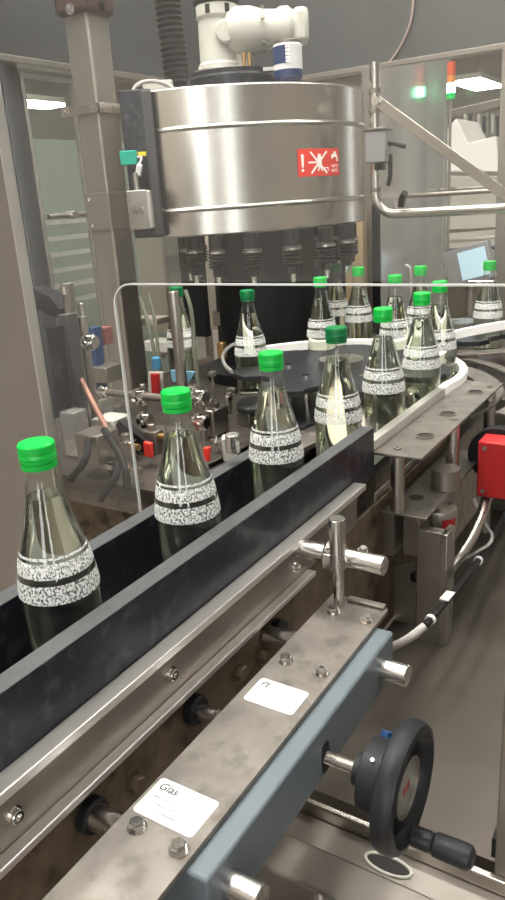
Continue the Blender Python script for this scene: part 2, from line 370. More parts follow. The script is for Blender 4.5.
# cross clamp
t = thing('rod_clamp', 'polished round rods joined by a screw clamp beside the black guide', 'clamp', (-.335, .72, .953))
bpx = U(343, 601, z=.953); tpx = U(340, 494, x=bpx.x)
ux, uy = bpx.x, .7055
obj('cross_rod', MB().cyl((-.424, .728, 1.006), (-.299, .728, 1.006), .0118, 32, ch=.001), machined, t)
obj('upright_rod', MB().cyl((ux, uy, 1.004), (ux, uy, 1.068), .0098, 32, ch=.0008), machined, t)
obj('upright_stem', MB().cyl((ux, uy, .953), (ux, uy, 1.004), 0.0065, 24), machined, t)
obj('clamp_collar', MB().cyl((ux - .026, .728, 1.007), (ux - .006, .728, 1.007), .0178, 32, ch=.002).box(ux - .021, ux - .007, .704, .722, .998, 1.018), chrome, t, bev=.001)
obj('clamp_screw', MB().bolt((ux - .014, .712, 1.016), (0, 0, 1), .005, .005), chrome, t)
obj('clamp_screw', MB().bolt((ux + .014, .745, 1.010), (.3, 0, 1), .005, .005), chrome, t)

# ================================================================== BOTTLES
ROT0 = 0
def make_bottle():
    t = thing('glass_bottle', '', 'bottle', (0, 0, 0))
    prof = [(.028, .0), (.0335, .002), (.035, .006), (.0362, .03), (.037, .06), (.0372, .095), (.0352, .112), (.0322, .128), (.0278, .145), (.0226, .163), (.0178, .184), (.0146, .200), (.0135, .207), (.0140, .209), (.0140, .212), (.0125, .213), (.0125, .2335)]
    obj('glass_body', MB().lathe(prof, seg=48, cap=False).lathe([(.028, 0), (.001, .004)], seg=48, cap=False), bglass, t)
    wp = [(.027, .005)] + [(r - .0020, h) for r, h in prof[2:10]] + [(.0155, .186)]
    obj('drink', MB().lathe(wp, seg=48), water, t)
    cp = [(.0155, .2125), (.0160, .2130), (.0160, .2175), (.0154, .2180), (.0163, .2188), (.0165, .222), (.0162, .2224), (.0166, .2229), (.0165, .2265), (.0162, .227), (.0166, .2275), (.0164, .234), (.0150, .2358), (.0, .2362)]
    obj('cap', MB().lathe(cp, seg=40, cap=False), green, t)
    def band(h0, h1, name, rows=6):
        def R(h):
            for (r0, a), (r1, b) in zip(prof, prof[1:]):
                if a <= h <= b: return r0 + (r1 - r0) * (h - a) / (b - a) + .0006
        seg = 48; a0, a1 = -2.0, 2.0
        vs = []; fs = []; uv = []
        for j in range(rows + 1):
            h = h0 + (h1 - h0) * j / rows
            for i in range(seg + 1):
                a = a0 + (a1 - a0) * i / seg
                vs.append(Vector((R(h) * math.cos(a), R(h) * math.sin(a), h))); uv.append((a / 6.28, h * 22))
        for j in range(rows):
            for i in range(seg): q = j * (seg + 1) + i; fs.append((q, q + 1, q + seg + 2, q + seg + 1))
        mb = MB(); mb.add(vs, fs); o = obj(name, mb, labm, t)
        l = o.data.uv_layers.new(name='UVMap')
        for lp in o.data.loops: l.data[lp.index].uv = uv[lp.vertex_index]
    band(.093, .111, 'label_print'); band(.117, .131, 'label_print'); band(.134, .1365, 'label_print', 2)
    return t
proto = make_bottle()
def cp_bottle(first=[True]):
    if first[0]: first[0] = False; return proto, list(proto.children)
    r = proto.copy(); C.objects.link(r); ch = []
    for c in [c for c in proto.children]:
        d = c.copy(); C.objects.link(d); d.parent = r; ch.append(d)
    return r, ch
BT = [((35.5, 442), 'clear glass bottle with bright green cap, largest and nearest, at the left edge', 0),
      ((175.5, 390), 'clear glass bottle with green cap, second from the left between the black guides', 0),
      ((270.5, 352), 'clear glass bottle with green cap, third along the black guides, pale drink in its neck', 0),
      ((336, 327), 'clear bottle under a darker green cap, at the far end of the black guides', 1),
      ((383, 308), 'green-capped bottle just behind the end of the white rail, after the dark-capped one', 0),
      ((422, 292.5), 'green-capped bottle where the white rail bends, label lit clearly', 0),
      ((440, 281), 'green-capped bottle half hidden behind the bottle at the bend of the white rail', 0),
      ((490, 261), 'green-capped bottle alone at the right edge in front of the monitor', 0),
      ((420.5, 266), 'green-capped bottle far back, cap above the guard opening edge, left of the monitor', 0),
      ((395, 275), 'green-capped bottle on the starwheel behind the bottle at the end of the white rail', 0),
      ((358, 267), 'green-capped bottle far back in front of the beige column', 0),
      ((320, 277), 'green-capped bottle on the starwheel with a bright white reflection, behind the dark-capped bottle', 0),
      ((247, 290), 'bottle at the black starwheel under the tank, its cap cut by the guard edge', 1),
      ((335, 264), 'dark-capped bottle under the filling valves, left of the beige column', 1),
      ((290, 263), 'bottle with a dark cap in the filler behind the black starwheel', 1),
      ((176, 287), 'bottle with dark green cap behind the round steel upright, left of the black column', 1)]
bot = []
for i, ((px, py), lab, dk) in enumerate(BT):
    p = U(px, py, z=zb + .2355); r, ch = cp_bottle(); r.location = (p.x, p.y, zb)
    r.rotation_euler.z = math.atan2(-p.y, -p.x) + random.uniform(-.25, .25)
    r['label'] = lab; r['group'] = 'glass bottles with green caps'; bot.append(Vector((p.x, p.y, zb)))
    if dk:
        for c in ch:
            if c.name.startswith('cap'): c.data = c.data.copy(); c.data.materials[0] = dgreen

# ================================================================== RAIL BRACKET right of the infeed
o = obj('rail_strip', MB().ribbon([(-.443, 1.006, 1.0545), (-.443, 1.20, 1.0545), (-.443, 1.368, 1.0545)], .016, .020), steel_l, None, bev=.001); tag(o, 'brushed straight rail strip between the black guide and the white curved rail', 'guide rail')
path = [(-.443, 1.37, 1.0545)] + [(-.70 + .262 * math.cos(a), 1.46 + .262 * math.sin(a), 1.0545) for a in [math.radians(k) for k in range(-12, 62, 6)]]
o = obj('white_guide_rail', MB().ribbon(path, .016, .022), white, None, bev=.001); tag(o, 'white plastic guide rail bending left around the starwheel at the right', 'guide rail')
pa = smoothpath([U(512, 320, z=1.09), U(488, 324, z=1.09), U(462, 329, z=1.085), U(438, 335, z=1.08)])
o = obj('white_guide_rail', MB().ribbon(pa, .014, .02), white, None); tag(o, 'white curved guide rail in front of the lone right-hand bottle', 'guide rail')
pb = smoothpath([(-.600, 1.785, 1.06), (-.69, 1.775, 1.06), (-.78, 1.765, 1.06), (-.88, 1.735, 1.06), (-.96, 1.67, 1.06), (-1.03, 1.57, 1.06)])
o = obj('white_guide_rail', MB().ribbon(pb, .022, .02), white, None); tag(o, 'white curved guide rail behind the starwheel bottles, under the tank', 'guide rail')
t = thing('rail_bracket', 'two-storey stainless bracket with round holes beside the white rail', 'bracket', (-.40, 1.2, .95))
def holed(z0, z1, ya, yb):
    return MB().box(-.434, -.356, ya, yb, z0, z1)
hole = mat('hole_shade', (.02, .018, .016), .6)  # flat dark pieces paint in the shade inside holes that are not cut
tp = obj('top_plate', holed(1.034, 1.038, 1.012, 1.50), steel_x, t, bev=.0006)
for (x, y) in ((-.386, 1.115), (-.392, 1.25), (-.388, 1.41)):
    obj('ring_hole', MB().cyl((x, y, 1.0382), (x, y, 1.0386), .013, 28), hole, tp)
    obj('hole_sleeve', MB().lathe([(.0135, 0), (.0155, 0), (.0155, .002), (.0135, .002)], (x, y, 1.038), seg=28, cap=False), steel_d, tp)
bp_ = obj('lower_plate', MB().box(-.434, -.352, 1.025, 1.36, .930, .934), steel_x, t, bev=.0006)
obj('ring_hole', MB().cyl((-.395, 1.10, .934), (-.395, 1.10, .9345), .012, 28), hole, bp_)
obj('rear_strip', MB().box(-.437, -.434, 1.02, 1.36, .934, .965), steel_l, t)
for (x, y) in ((-.405, 1.04), (-.372, 1.22), (-.372, 1.46)):
    obj('spacer', MB().cyl((x, y, .934 if y < 1.3 else .72), (x, y, 1.034), .011, 28), steel, t)
    obj('spacer_screw', MB().bolt((x, y, 1.038), (0, 0, 1), .006, .003, hexa=False, washer=False), steel_d, t)
for (x, y, w) in ((-.420, 1.035, .02), (-.385, 1.05, .028)):
    obj('hanger_leg', MB().box(x - w / 2, x + w / 2, y, y + .05, .85, .930), steel_d, t, bev=.001)
t = thing('support_post', 'flat stainless upright standing on the tray below the bracket', 'post', (-.345, 1.045, .70))
obj('post', MB().box(-.372, -.326, 1.040, 1.060, .70, .905), steel_d, t, bev=.001)
obj('post_flange', MB().box(-.332, -.322, 1.038, 1.080, .70, .905), steel, t, bev=.001)
# control lever unit below bracket
t = thing('height_adjuster', 'round steel adjusting cylinder with red ring and lever below the bracket', 'adjuster', (-.345, 1.13, .84))
c0 = Vector((-.365, 1.13, 0))
obj('body', MB().lathe([(.018, .86), (.029, .868), (.030, .905), (.028, .910), (.014, .912), (.014, .930)], c0, seg=36), steel_d, t)
obj('lever', MB().cyl(c0 + Vector((.005, -.03, .865)), c0 + Vector((-.02, -.055, .80)), .004, 12), chrome, t)
obj('lever_knob', MB().lathe([(.001, 0), (.008, .003), (.010, .010), (.007, .018), (.001, .02)], c0 + Vector((-.018, -.053, .808)), (-.3, -.3, -1), 20), blackr, t)
obj('red_window', MB().lathe([(.0304, .876), (.0304, .898)], c0, seg=10, cap=False, a0=-1.1, a1=-.2), redb, t)
obj('upper_drum', MB().cyl(c0 + Vector((0, .03, .935)), c0 + Vector((0, .03, .97)), .024, 28), steel_d, t)
t = thing('sensor_box', 'red square sensor housing with a black round back, at the right edge', 'sensor', tuple(U(500, 495, y=1.25)))
q = [U(478, 441, y=1.25), U(520, 434, y=1.25), U(520, 496, y=1.25), U(476, 496, y=1.25)]
z1, z0 = q[0].z, q[3].z; xa = q[0].x; xb = q[1].x + .02
obj('housing', MB().box(xa, xb, 1.25, 1.30, z0, z1), redb, t, bev=.003)
for zz in (z1 - .012, z0 + .012): obj('screw', MB().cyl((xa + .012, 1.2492, zz), (xa + .012, 1.2475, zz), .004, 12), steel_d, t)
obj('round_back', MB().cyl(((xa + .02), 1.301, (z0 + z1) / 2 + .01), ((xa + .02), 1.325, (z0 + z1) / 2 + .01), .052, 40), blackr, t)
p = U(434, 463, y=1.3)
t = thing('indicator_switch', 'small black switch with a glowing green light behind the bracket', 'switch', (p.x, 1.3, p.z - .02))
obj('switch_body', MB().box(p.x - .014, p.x + .014, 1.303, 1.33, p.z - .03, p.z + .008), blackr, t, bev=.002)
obj('light', MB().cyl((p.x, 1.303, p.z), (p.x, 1.298, p.z), .006, 16), ledm, t, label='glowing green light')
# cable on the tray
cb = smoothpath([U(520, 480, z=.80), U(505, 515, z=.76), U(480, 560, z=.79), U(447, 600, z=.825), U(425, 626, z=.825)], 3)
t = thing('cable', 'dark cable lying on the tray, curving past the post, with ties and a tag', 'cable', (-.3, 1.0, .70))
obj('sheath', MB().tube(cb, .0055, 12), blackr, t)
cb2 = smoothpath([U(425, 626, z=.825), U(408, 640, z=.81), U(385, 650, z=.77), U(350, 655, z=.71), U(318, 648, z=.707)], 3)
obj('bare_hose', MB().tube(cb2, .0065, 12), cable_g, t, label='pale grey end of the cable')
n_c = len(cb)
for f_ in (.52, .86):
    k = int(n_c * f_); p = cb[k]; q = (cb[k - 1] - cb[k + 1]).normalized(); obj('cable_tie', MB().cyl(p - q * .003, p + q * .003, .0078, 16), paper, t)
k = int(n_c * .70); p = cb[k]; q = (cb[k - 1] - cb[k + 1]).normalized(); n_ = Vector((-q.y, q.x, 0)).normalized()
obj('tag', MB().obox(p + UP * .0062, q, n_, UP, .018, .007, .0008), cream, t)
# second loop of cable by the sensor
cb = smoothpath([U(474, 498, y=1.27), U(482, 520, y=1.26), U(497, 540, y=1.25), U(470, 556, y=1.2), U(440, 572, z=.78), U(425, 585, z=.74)], 3)
o = obj('signal_cable', MB().tube(cb, .003, 8), cable_g); tag(o, 'thin grey signal cable hanging under the red sensor box', 'cable')
cb = smoothpath([U(487, 498, y=1.27), U(480, 520, y=1.22), U(468, 545, y=1.18), U(455, 560, y=1.15), U(438, 590, y=1.13), U(432, 610, y=1.12)], 3)
o = obj('braided_hose', MB().tube(cb, .010, 12), steel); tag(o, 'thick braided steel hose below the red sensor box', 'hose')
# splash plate
o = obj('splash_plate', MB().prism([U(325, 590, y=1.08), U(415, 560, y=1.08), U(415, 640, y=1.08), U(360, 650, y=1.08)], (0, .004, 0)), steel_d); tag(o, 'dull steel splash plate with water drops behind the clamp rods', 'plate')
for k in range(16):
    p = U(random.uniform(378, 410), random.uniform(592, 622), y=1.079); r = random.uniform(.0012, .003)
    d = obj('water_drop', MB().lathe([(r, 0), (r * .8, r * .4), (.0001, r * .6)], p, (0, -1, 0), 10), chrome)
    tag(d, 'small water drop clinging to the dull splash plate', 'water drop', 'water drops on the splash plate')

# machine bed
struct('floor_tray', MB().box(-.427, .6, -.2, 1.9, .66, .70), tray) if False else None
t = thing('machine_bed', 'broad stained stainless machine bed with a raised slotted crossbar', 'machine bed', (0, .8, .60))
obj('tray', MB().box(-.427, .9, .66, 2.2, .66, .70), tray, t)
pA = U(291, 833, z=.76); pB = U(400, 884, z=.76)
ya = (pA.y + pB.y) / 2
obj('crossbar', MB().box(-.424, .4, ya - .05, ya + .0, .66, .76), steel_d, t, bev=.003)
obj('slotted_ledge', MB().box(-.424, .4, ya + .0, ya + .055, .66, .735), steel_d, t, bev=.002)
obj('back_lip', MB().box(-.424, .4, ya + .055, ya + .064, .66, .752), satin, t, bev=.002)
p = U(388, 865, z=.7355)
obj('slot_ring', MB().tube([(p.x + .020 * math.cos(a) * 1.3, p.y + .011 * math.sin(a), .7355) for a in [k * PI / 12 for k in range(25)]], .002, 8), cream, t)
obj('slot_opening', MB().prism([(p.x + .025 * math.cos(a), p.y + .010 * math.sin(a), .7352) for a in [k * PI / 12 for k in range(24)]], (0, 0, .0006)), hole, t)
obj('lower_sheet', MB().box(-.427, .4, -.2, ya - .05, .55, .66), steel_d, t)
o = obj('wiring', MB().tube(smoothpath([(-.33, .28, .80), (-.29, .36, .79), (-.25, .42, .775), (-.27, .48, .762)], 3), .004, 8), steel_l); 
tag(o, 'thin bright steel line below the blue-grey beam', 'line')
o = obj('red_casing', MB().lathe([(.001, 0), (.03, .005), (.034, .03), (.03, .06)], (-.26, .33, .70), seg=24), redb); tag(o, 'red rounded casing at the bottom edge under the beam', 'casing')
pe = U(499, 780, y=.60)
t = thing('edge_upright', 'brown-grey steel upright at the right edge beyond the handwheel grip', 'upright', (pe.x, .62, .66))
obj('upright', MB().box(pe.x, pe.x + .05, .60, .66, .66, 1.08), steel_d, t, bev=.002)
obj('foot', MB().box(pe.x - .006, pe.x, .61, .65, .76, .785), blackr, t)

# ================================================================== CAROUSEL TABLE AND STARWHEELS
t = thing('carousel_table', 'dark cluttered machine table carrying the starwheels', 'table', (-.95, 1.6, .6))
obj('table_top', MB().prism([(-1.40, .95, .90), (-.575, .95, .90), (-.575, 1.40, .90), (-.45, 1.42, .90), (-.45, 1.80, .90), (-.30, 1.82, .90), (-.30, 2.5, .90), (-1.40, 2.5, .90)], (0, 0, .03)), tabletop, t)
obj('table_body', MB().box(-1.39, -.60, 1.0, 2.45, .0, .90), dirty, t)
def star(cx, cy, z, h, R, n, a0, pr=.042):
    pts = []
    for k in range(n):
        a = a0 + 2 * PI * k / n; c = Vector((cx + R * .985 * math.cos(a), cy + R * .985 * math.sin(a)))
        for j in range(11):
            b = a + PI / 2 + PI * .08 + (PI * .84) * j / 10   # concave pocket
            b = a - PI / 2 - .0 - PI * j / 10
            pts.append((c.x + pr * math.cos(b), c.y + pr * math.sin(b), z))
        am = a + PI / n
        for j in (-.45, 0, .45): pts.append((cx + (R + .018) * math.cos(am + j * .22), cy + (R + .018) * math.sin(am + j * .22), z))
    return MB().prism(pts, (0, 0, h))
sc = (-.70, 1.46); a0 = math.radians(-22)
t = thing('infeed_starwheel', 'black plastic starwheel of two scalloped plates feeding bottles to the filler', 'starwheel', (sc[0], sc[1], .93))
obj('upper_plate', star(*sc, 1.050, .012, .222, 7, a0), starp, t, bev=.0015)
obj('lower_plate', star(*sc, .975, .012, .222, 7, a0), starp, t, bev=.0015)
obj('hub', MB().cyl((*sc, .93), (*sc, 1.078), .05, 36), steel, t)
for k in range(6):
    a = k * PI / 3 + .3; obj('spacer_pin', MB().cyl((sc[0] + .12 * math.cos(a), sc[1] + .12 * math.sin(a), .987), (sc[0] + .12 * math.cos(a), sc[1] + .12 * math.sin(a), 1.066), .008, 16), chrome, t)
oc = (-.62, 2.08)
t = thing('discharge_starwheel', 'dark far starwheel under the lone right-hand bottle', 'starwheel', (*oc, .93))
obj('upper_plate', star(*oc, 1.030, .012, .20, 7, math.radians(-40)), starp, t, bev=.001)
obj('hub', MB().cyl((*oc, .93), (*oc, 1.06), .05, 30), steel, t)
# pale arc plates right of the rail
def arc(c, r0, r1, a0, a1, z, h, m, name, lab):
    A = [math.radians(a0 + (a1 - a0) * k / 30) for k in range(31)]
    P = [(c[0] + r1 * math.cos(a), c[1] + r1 * math.sin(a), z) for a in A] + [(c[0] + r0 * math.cos(a), c[1] + r0 * math.sin(a), z) for a in A[::-1]]
    # sweep in pieces so the faces stay planar and simple
    mb = MB(); vs = []; fs = []
    for a in A:
        for r in (r0, r1):
            for zz in (z, z + h): vs.append((c[0] + r * math.cos(a), c[1] + r * math.sin(a), zz))
    for i in range(30):
        b = i * 4; fs += [(b, b + 4, b + 6, b + 2), (b + 1, b + 3, b + 7, b + 5), (b, b + 1, b + 5, b + 4), (b + 2, b + 6, b + 7, b + 3)]
    fs += [(0, 2, 3, 1), (120, 121, 123, 122)]
    mb.add(vs, fs); o = obj(name, mb, m, None, bev=.001); tag(o, lab, 'guide plate'); return o
arc(sc, .295, .345, -20, 75, 1.005, .006, steel_x, 'arc_guide', 'curved stainless guide plate just outside the bend of the white rail')
arc(sc, .375, .40, -15, 80, 1.01, .006, steel_x, 'arc_guide', 'narrower curved stainless strip further outside the bend')
arc(oc, .245, .29, -75, 25, 1.02, .006, steel_x, 'arc_guide', 'curved stainless guide plate at the right edge below the lone bottle')
o = obj('corner_plate', MB().prism([(-.345, 1.50, 1.04), (-.28, 1.44, 1.04), (-.22, 1.60, 1.04), (-.28, 1.76, 1.04), (-.37, 1.64, 1.04)], (0, 0, .005)), steel_x, None, bev=.0008); tag(o, 'flat stainless corner plate where the bracket meets the curved guides', 'plate')
o = obj('square_bracket', MB().prism([U(398, 392, z=1.04), U(440, 405, z=1.04), U(470, 380, z=1.04), U(436, 370, z=1.04)], (0, 0, .001)), steel_x) if False else None
# support columns beneath corner
for (x, y, lab) in ((-.34, 1.58, 'round steel column below the corner plate'), (-.26, 1.56, 'round steel column at the right edge below the corner plate')):
    o = obj('column', MB().cyl((x, y, .70), (x, y, 1.04), .013, 24), steel); tag(o, lab, 'column')
o = obj('bed_block', MB().box(-.40, -.20, 1.62, 1.74, .70, .97), steel_d, None, bev=.002); tag(o, 'dull steel block behind the bracket at right', 'block')

# beige parts between the rear guide and the starwheel
for (pts, z, h, m, lab) in (
    ([(330, 455), (372, 425), (350, 405), (322, 420)], 1.0, .008, beige, 'beige plate beside the starwheel behind the third bottle'),
    ([(270, 470), (330, 440), (320, 425), (262, 447)], .97, .01, steel_d, 'dull steel plate low between guide and starwheel'),
    ):
    o = obj('deck_plate', MB().prism([U(x, y, z=z) for x, y in pts], (0, 0, h)), m, None, bev=.0008); tag(o, lab, 'plate')
def upcyl(name, px, py0, py1, d, r, m, lab, cat, seg=24):
    """upright cylinder seen between two heights, at distance d"""
    a = U(px, py0, d=d); b = Vector((a.x, a.y, 0)); 
    # bottom height where the line of sight meets the same vertical line
    e = U(px, py1, y=a.y) if abs(a.y) > abs(a.x) else U(px, py1, x=a.x)
    o = obj(name, MB().cyl((a.x, a.y, e.z), (a.x, a.y, a.z), r, seg, ch=min(.001, r * .2)), m); tag(o, lab, cat); return o
upcyl('locating_pin', 232, 434, 452, 1.0, .010, machined, 'short bright steel pin behind the rear guide left of the third bottle', 'pin')
a = U(229, 436, z=.981)
t_ = obj('white_block', MB().obox(Vector((a.x, a.y, .956)), HR, HF, UP, .015, .015, .025), cream, None, bev=.003); tag(t_, 'small white plastic block behind the rear guide between second and third bottle', 'block')
for (px, py, lab) in ((375, 366, 'x'),): pass
# rods across between star and rail: white sleeves
for (px, py, lab) in ((318, 366, 'small cream knob under the white rail left of the dark-capped bottle'), (292, 362, 'small cream knob beside the starwheel behind the third bottle')):
    a = U(px, py, z=1.03); o = obj('knob', MB().lathe([(.008, 0), (.012, .004), (.012, .016), (.006, .022)], a, seg=20), cream); tag(o, lab, 'knob')
# steel loop around the star
lp = smoothpath([U(232, 372, z=1.09), U(224, 365, z=1.09), U(222, 355, z=1.09), U(230, 345, z=1.09), U(243, 342, z=1.09)], 2)
o = obj('steel_loop', MB().tube(lp, .004, 10), steel_l); tag(o, 'bent bright steel loop at the left of the black starwheel', 'loop')

# ================================================================== FILLER: TANK, VALVES, MOTOR
TC = Vector((-1.328, 1.971, 0)); TR = .435; T0, T1 = 1.344, 1.690      # front shell is an arc about TC
VC = Vector((-1.09, 1.83, 0))
TA0 = math.atan2(-.532, .847); TH = math.radians(45.5)
def plan(z, off=0., n=72):
    P = [Vector((TC.x + (TR + off) * math.cos(TA0 + a), TC.y + (TR + off) * math.sin(TA0 + a), z)) for a in [-TH + 2 * TH * k / n for k in range(n + 1)]]
    return P
def dshape(z0, z1, depth=.34):
    P = plan(z0); bk = Vector((-.847, .532, 0)); mid = (P[0] + P[-1]) / 2
    B = [P[-1] + bk * depth * .5] + [mid + bk * depth * .5 + (P[-1] - mid) * math.cos(b) + bk * depth * .5 * math.sin(b) for b in [PI * k / 24 for k in range(1, 24)]] + [P[0] + bk * depth * .5]
    return MB().prism(P + B, (0, 0, z1 - z0))
t = thing('filler_tank', 'large round brushed stainless tank with two raised bands', 'tank', (TC.x, TC.y, T0))
sh = obj('shell', dshape(T0, T1), steel_tank, t, bev=.004)
def ring(z, r, h):
    prof = [(0, -h), (r * .75, -h * .55), (r, 0), (r * .75, h * .55), (0, h)]
    mb = MB(); rows = [plan(z + dz, o - .001) for o, dz in prof]; n = len(rows[0])
    mb.add([p for r_ in rows for p in r_], [(j * n + i, j * n + i + 1, (j + 1) * n + i + 1, (j + 1) * n + i) for j in range(4) for i in range(n - 1)])
    return mb
obj('band', ring(1.598, .005, .007), steel_tank, t); obj('band', ring(1.409, .005, .007), steel_tank, t)
# warning sign on the shell
def onT(u, v, off=.0012):     # u along the shell (m), v height
    a = U(296, 162, d=1.8); 
    return u, v
def isect(px, py):            # where a line of sight meets the shell
    d = RW @ Vector((px - CX, py - CY, FP)); ox, oy = -TC.x, -TC.y
    A = d.x ** 2 + d.y ** 2; B = 2 * (ox * d.x + oy * d.y); Cc = ox * ox + oy * oy - TR ** 2
    tt = (-B - math.sqrt(B * B - 4 * A * Cc)) / (2 * A); return CAM + d * tt
pL, pR, pB = isect(297, 149), isect(338, 147), isect(298, 177)
aL = math.atan2(pL.y - TC.y, pL.x - TC.x); aR = math.atan2(pR.y - TC.y, pR.x - TC.x)
sw = abs(aR - aL); ztop, zbot = pL.z, pB.z; shh = ztop - zbot
def S(u, v, off):             # u,v in 0..1 on the sign
    a = aL + (aR - aL) * u; return Vector((TC.x + (TR + off) * math.cos(a), TC.y + (TR + off) * math.sin(a), zbot + shh * v))
t = thing('warning_sign', 'red warning sticker with exclamation mark, crossed figure and tap, on the tank', 'sign', tuple(S(.5, 0, .001)))
def patch(u0, v0, u1, v1, off, n=12):
    mb = MB(); vs = []; fs = []
    for i in range(n + 1):
        u = u0 + (u1 - u0) * i / n; vs += [S(u, v0, off), S(u, v1, off)]
    for i in range(n): fs.append((2 * i, 2 * i + 2, 2 * i + 3, 2 * i + 1))
    return mb.add(vs, fs)
obj('backing', patch(0, 0, 1, 1, .0012), red, t)
def poly(pts, off=.0022):
    mb = MB(); return mb.add([S(u, v, off) for u, v in pts], [tuple(range(len(pts)))])
def stroke(a, b, w, off=.0022, asp=1.45):
    dx, dy = (b[0] - a[0]) * asp, b[1] - a[1]; l = math.hypot(dx, dy); nx, ny = -dy / l * w / asp, dx / l * w
    return [(a[0] + nx, a[1] + ny), (b[0] + nx, b[1] + ny), (b[0] - nx, b[1] - ny), (a[0] - nx, a[1] - ny)]
mb = MB()
def addp(pts, off=.0022): mb.add([S(u, v, off) for u, v in pts], [tuple(range(len(pts)))])
addp([(.065, .80), (.125, .80), (.115, .33), (.078, .33)]); addp([(.07, .27), (.12, .27), (.12, .18), (.07, .18)])
obj('exclamation_mark', mb, signw, t, sm=False)
mb = MB(); addp(stroke((.27, .88), (.66, .10), .032)); addp(stroke((.66, .90), (.28, .10), .032), .0024); addp(stroke((.22, .5), (.46, .5), .03), .0026)
addp([(.44, .80), (.50, .80), (.53, .58), (.52, .30), (.44, .30), (.42, .58)], .0028)
addp(stroke((.47, .34), (.44, .18), .022)); addp(stroke((.50, .34), (.54, .18), .022)); addp(stroke((.55, .28), (.70, .30), .02)); addp(stroke((.58, .30), (.60, .18), .018)); addp(stroke((.68, .30), (.69, .18), .018))
obj('crossed_figure', mb, signw, t, sm=False)
mb = MB(); addp([(.78, .78), (.93, .78), (.96, .62), (.92, .62), (.90, .68), (.83, .68), (.82, .62), (.78, .62)]); addp([(.84, .88), (.91, .88), (.91, .78), (.84, .78)], .0024); addp([(.91, .60), (.965, .60), (.965, .53), (.91, .53)], .0024)
obj('tap_icon', mb, signw, t, sm=False)
for txt, v in (('+60\u00b0C', .30), ('<80\u00b0C', .13)):
    vs, fs = textmesh(txt, 1.0); w = max(v_.x for v_ in vs)
    mb = MB(); mb.add([S(.76 + v_.x / w * .20, v + v_.y * .15, .0022) for v_ in vs], fs)
    obj('lettering', mb, signw, t, sm=False)
# filling valves under the tank
t0v = None
def make_valve():
    t = thing('filling_valve', '', 'valve', (0, 0, 0))
    pr = [(.020, .095), (.020, .06)]; z = .06
    for k in range(6): pr += [(.026, z - .004), (.019, z - .008)]; z -= .008
    pr += [(.014, z - .004), (.014, z - .02), (.009, z - .022)]
    obj('bellows', MB().lathe(pr[::-1], seg=24), blackr, t)
    obj('collar', MB().cyl((0, 0, .05), (0, 0, .058), .024, 24), steel, t); obj('stem', MB().cyl((0, 0, -.03), (0, 0, -.01), .007, 16), chrome, t)
    return t
v0 = make_valve(); nv = 14
vlabs = 'black filling valve with rubber bellows hanging under the tank'
for k in range(nv):
    a = 2 * PI * k / nv + .12
    if k == 0: r = v0
    else:
        r = v0.copy(); C.objects.link(r)
        for c in list(v0.children): d = c.copy(); C.objects.link(d); d.parent = r
    r.location = (VC.x + .225 * math.cos(a), VC.y + .225 * math.sin(a), T0 - .095); r['label'] = vlabs; r['group'] = 'filling valves around the underside of the tank'
o = obj('centre_column', MB().lathe([(.19, 0), (.19, .03), (.15, .05), (.145, .408)], (VC.x - .03, VC.y + .02, .931), seg=48), blackr); tag(o, 'dark round centre column below the tank', 'column')
# base disc + motor on top
mc = U(232, 84, d=1.93); mc = Vector((mc.x, mc.y, T1 + .008))
t = thing('gear_motor', 'cream gear motor standing on a black disc on top of the tank', 'motor', tuple(mc))
obj('base_disc', MB().lathe([(.118, -.0115), (.118, .020), (.112, .026), (.112, .036), (.06, .036)], mc + UP * .0035, seg=64), blackp, t)
obj('flange', MB().lathe([(.075, 0), (.078, .002), (.078, .007), (.075, .008)], mc + UP * .040 - HR * .02, seg=48), steel_l, t)
m0 = mc - HR * .027 + UP * .048
obj('motor_body', MB().lathe([(.058, 0), (.058, .012), (.052, .018), (.050, .115), (.056, .122), (.056, .145), (.050, .150)], m0, seg=40), cream, t)
for k in range(7):
    a = k * 2 * PI / 7 + .4; obj('cooling_slot', MB().obox(m0 + Vector((.0545 * math.cos(a), .0545 * math.sin(a), .134)), Vector((-math.sin(a), math.cos(a), 0)), Vector((math.cos(a), math.sin(a), 0)), UP, .006, .003, .010), blackr, t)
obj('fan_cover', MB().lathe([(.054, .150), (.060, .156), (.058, .162), (.03, .165)], m0, seg=40), blackr, t)
g0 = m0 + UP * .085 + HR * .015 - HF * .02
obj('gear_housing', MB().lathe([(.030, 0), (.048, .010), (.056, .035), (.055, .07), (.046, .10), (.044, .135), (.050, .145), (.050, .165), (.040, .178), (.0, .180)], g0, HR + HF * .05, 40), cream, t)
obj('gear_foot', MB().lathe([(.035, 0), (.030, .06)], m0 + HR * .055 - UP * .005, seg=32), cream, t)
obj('bearing_cover', MB().lathe([(.026, 0), (.026, .012), (.022, .016)], m0 + UP * .08 + HR * .02 - HF * .048, -HF, 32), cream, t)
obj('end_cap', MB().obox(g0 + HR * .195 + UP * .0, HR, HF, UP, .020, .035, .040), cream, t, bev=.012)
for k in range(5):
    a = k * 1.2; q = g0 + HR * .10 + (UP * math.cos(a) - HF * math.sin(a)) * .048
    obj('housing_screw', MB().cyl(q, q + (UP * math.cos(a) - HF * math.sin(a)) * .006, .006, 12), steel_d, t)
for k in (0, 1): obj('brass_nipple', MB().cyl(mc + HR * (.035 + k * .014) - HF * .07 + UP * .04, mc + HR * (.035 + k * .014) - HF * .07 + UP * .075, .005, 12), copp, t)
c0 = U(289, 86, d=1.85)
t = thing('lubricator', 'blue and white labelled canister with dark bottom beside the cream motor', 'canister', tuple(c0))
c0.z = T1 + .009
obj('canister_body', MB().lathe([(.034, .022), (.036, .024), (.036, .078), (.033, .082)], c0, seg=36), paper, t)
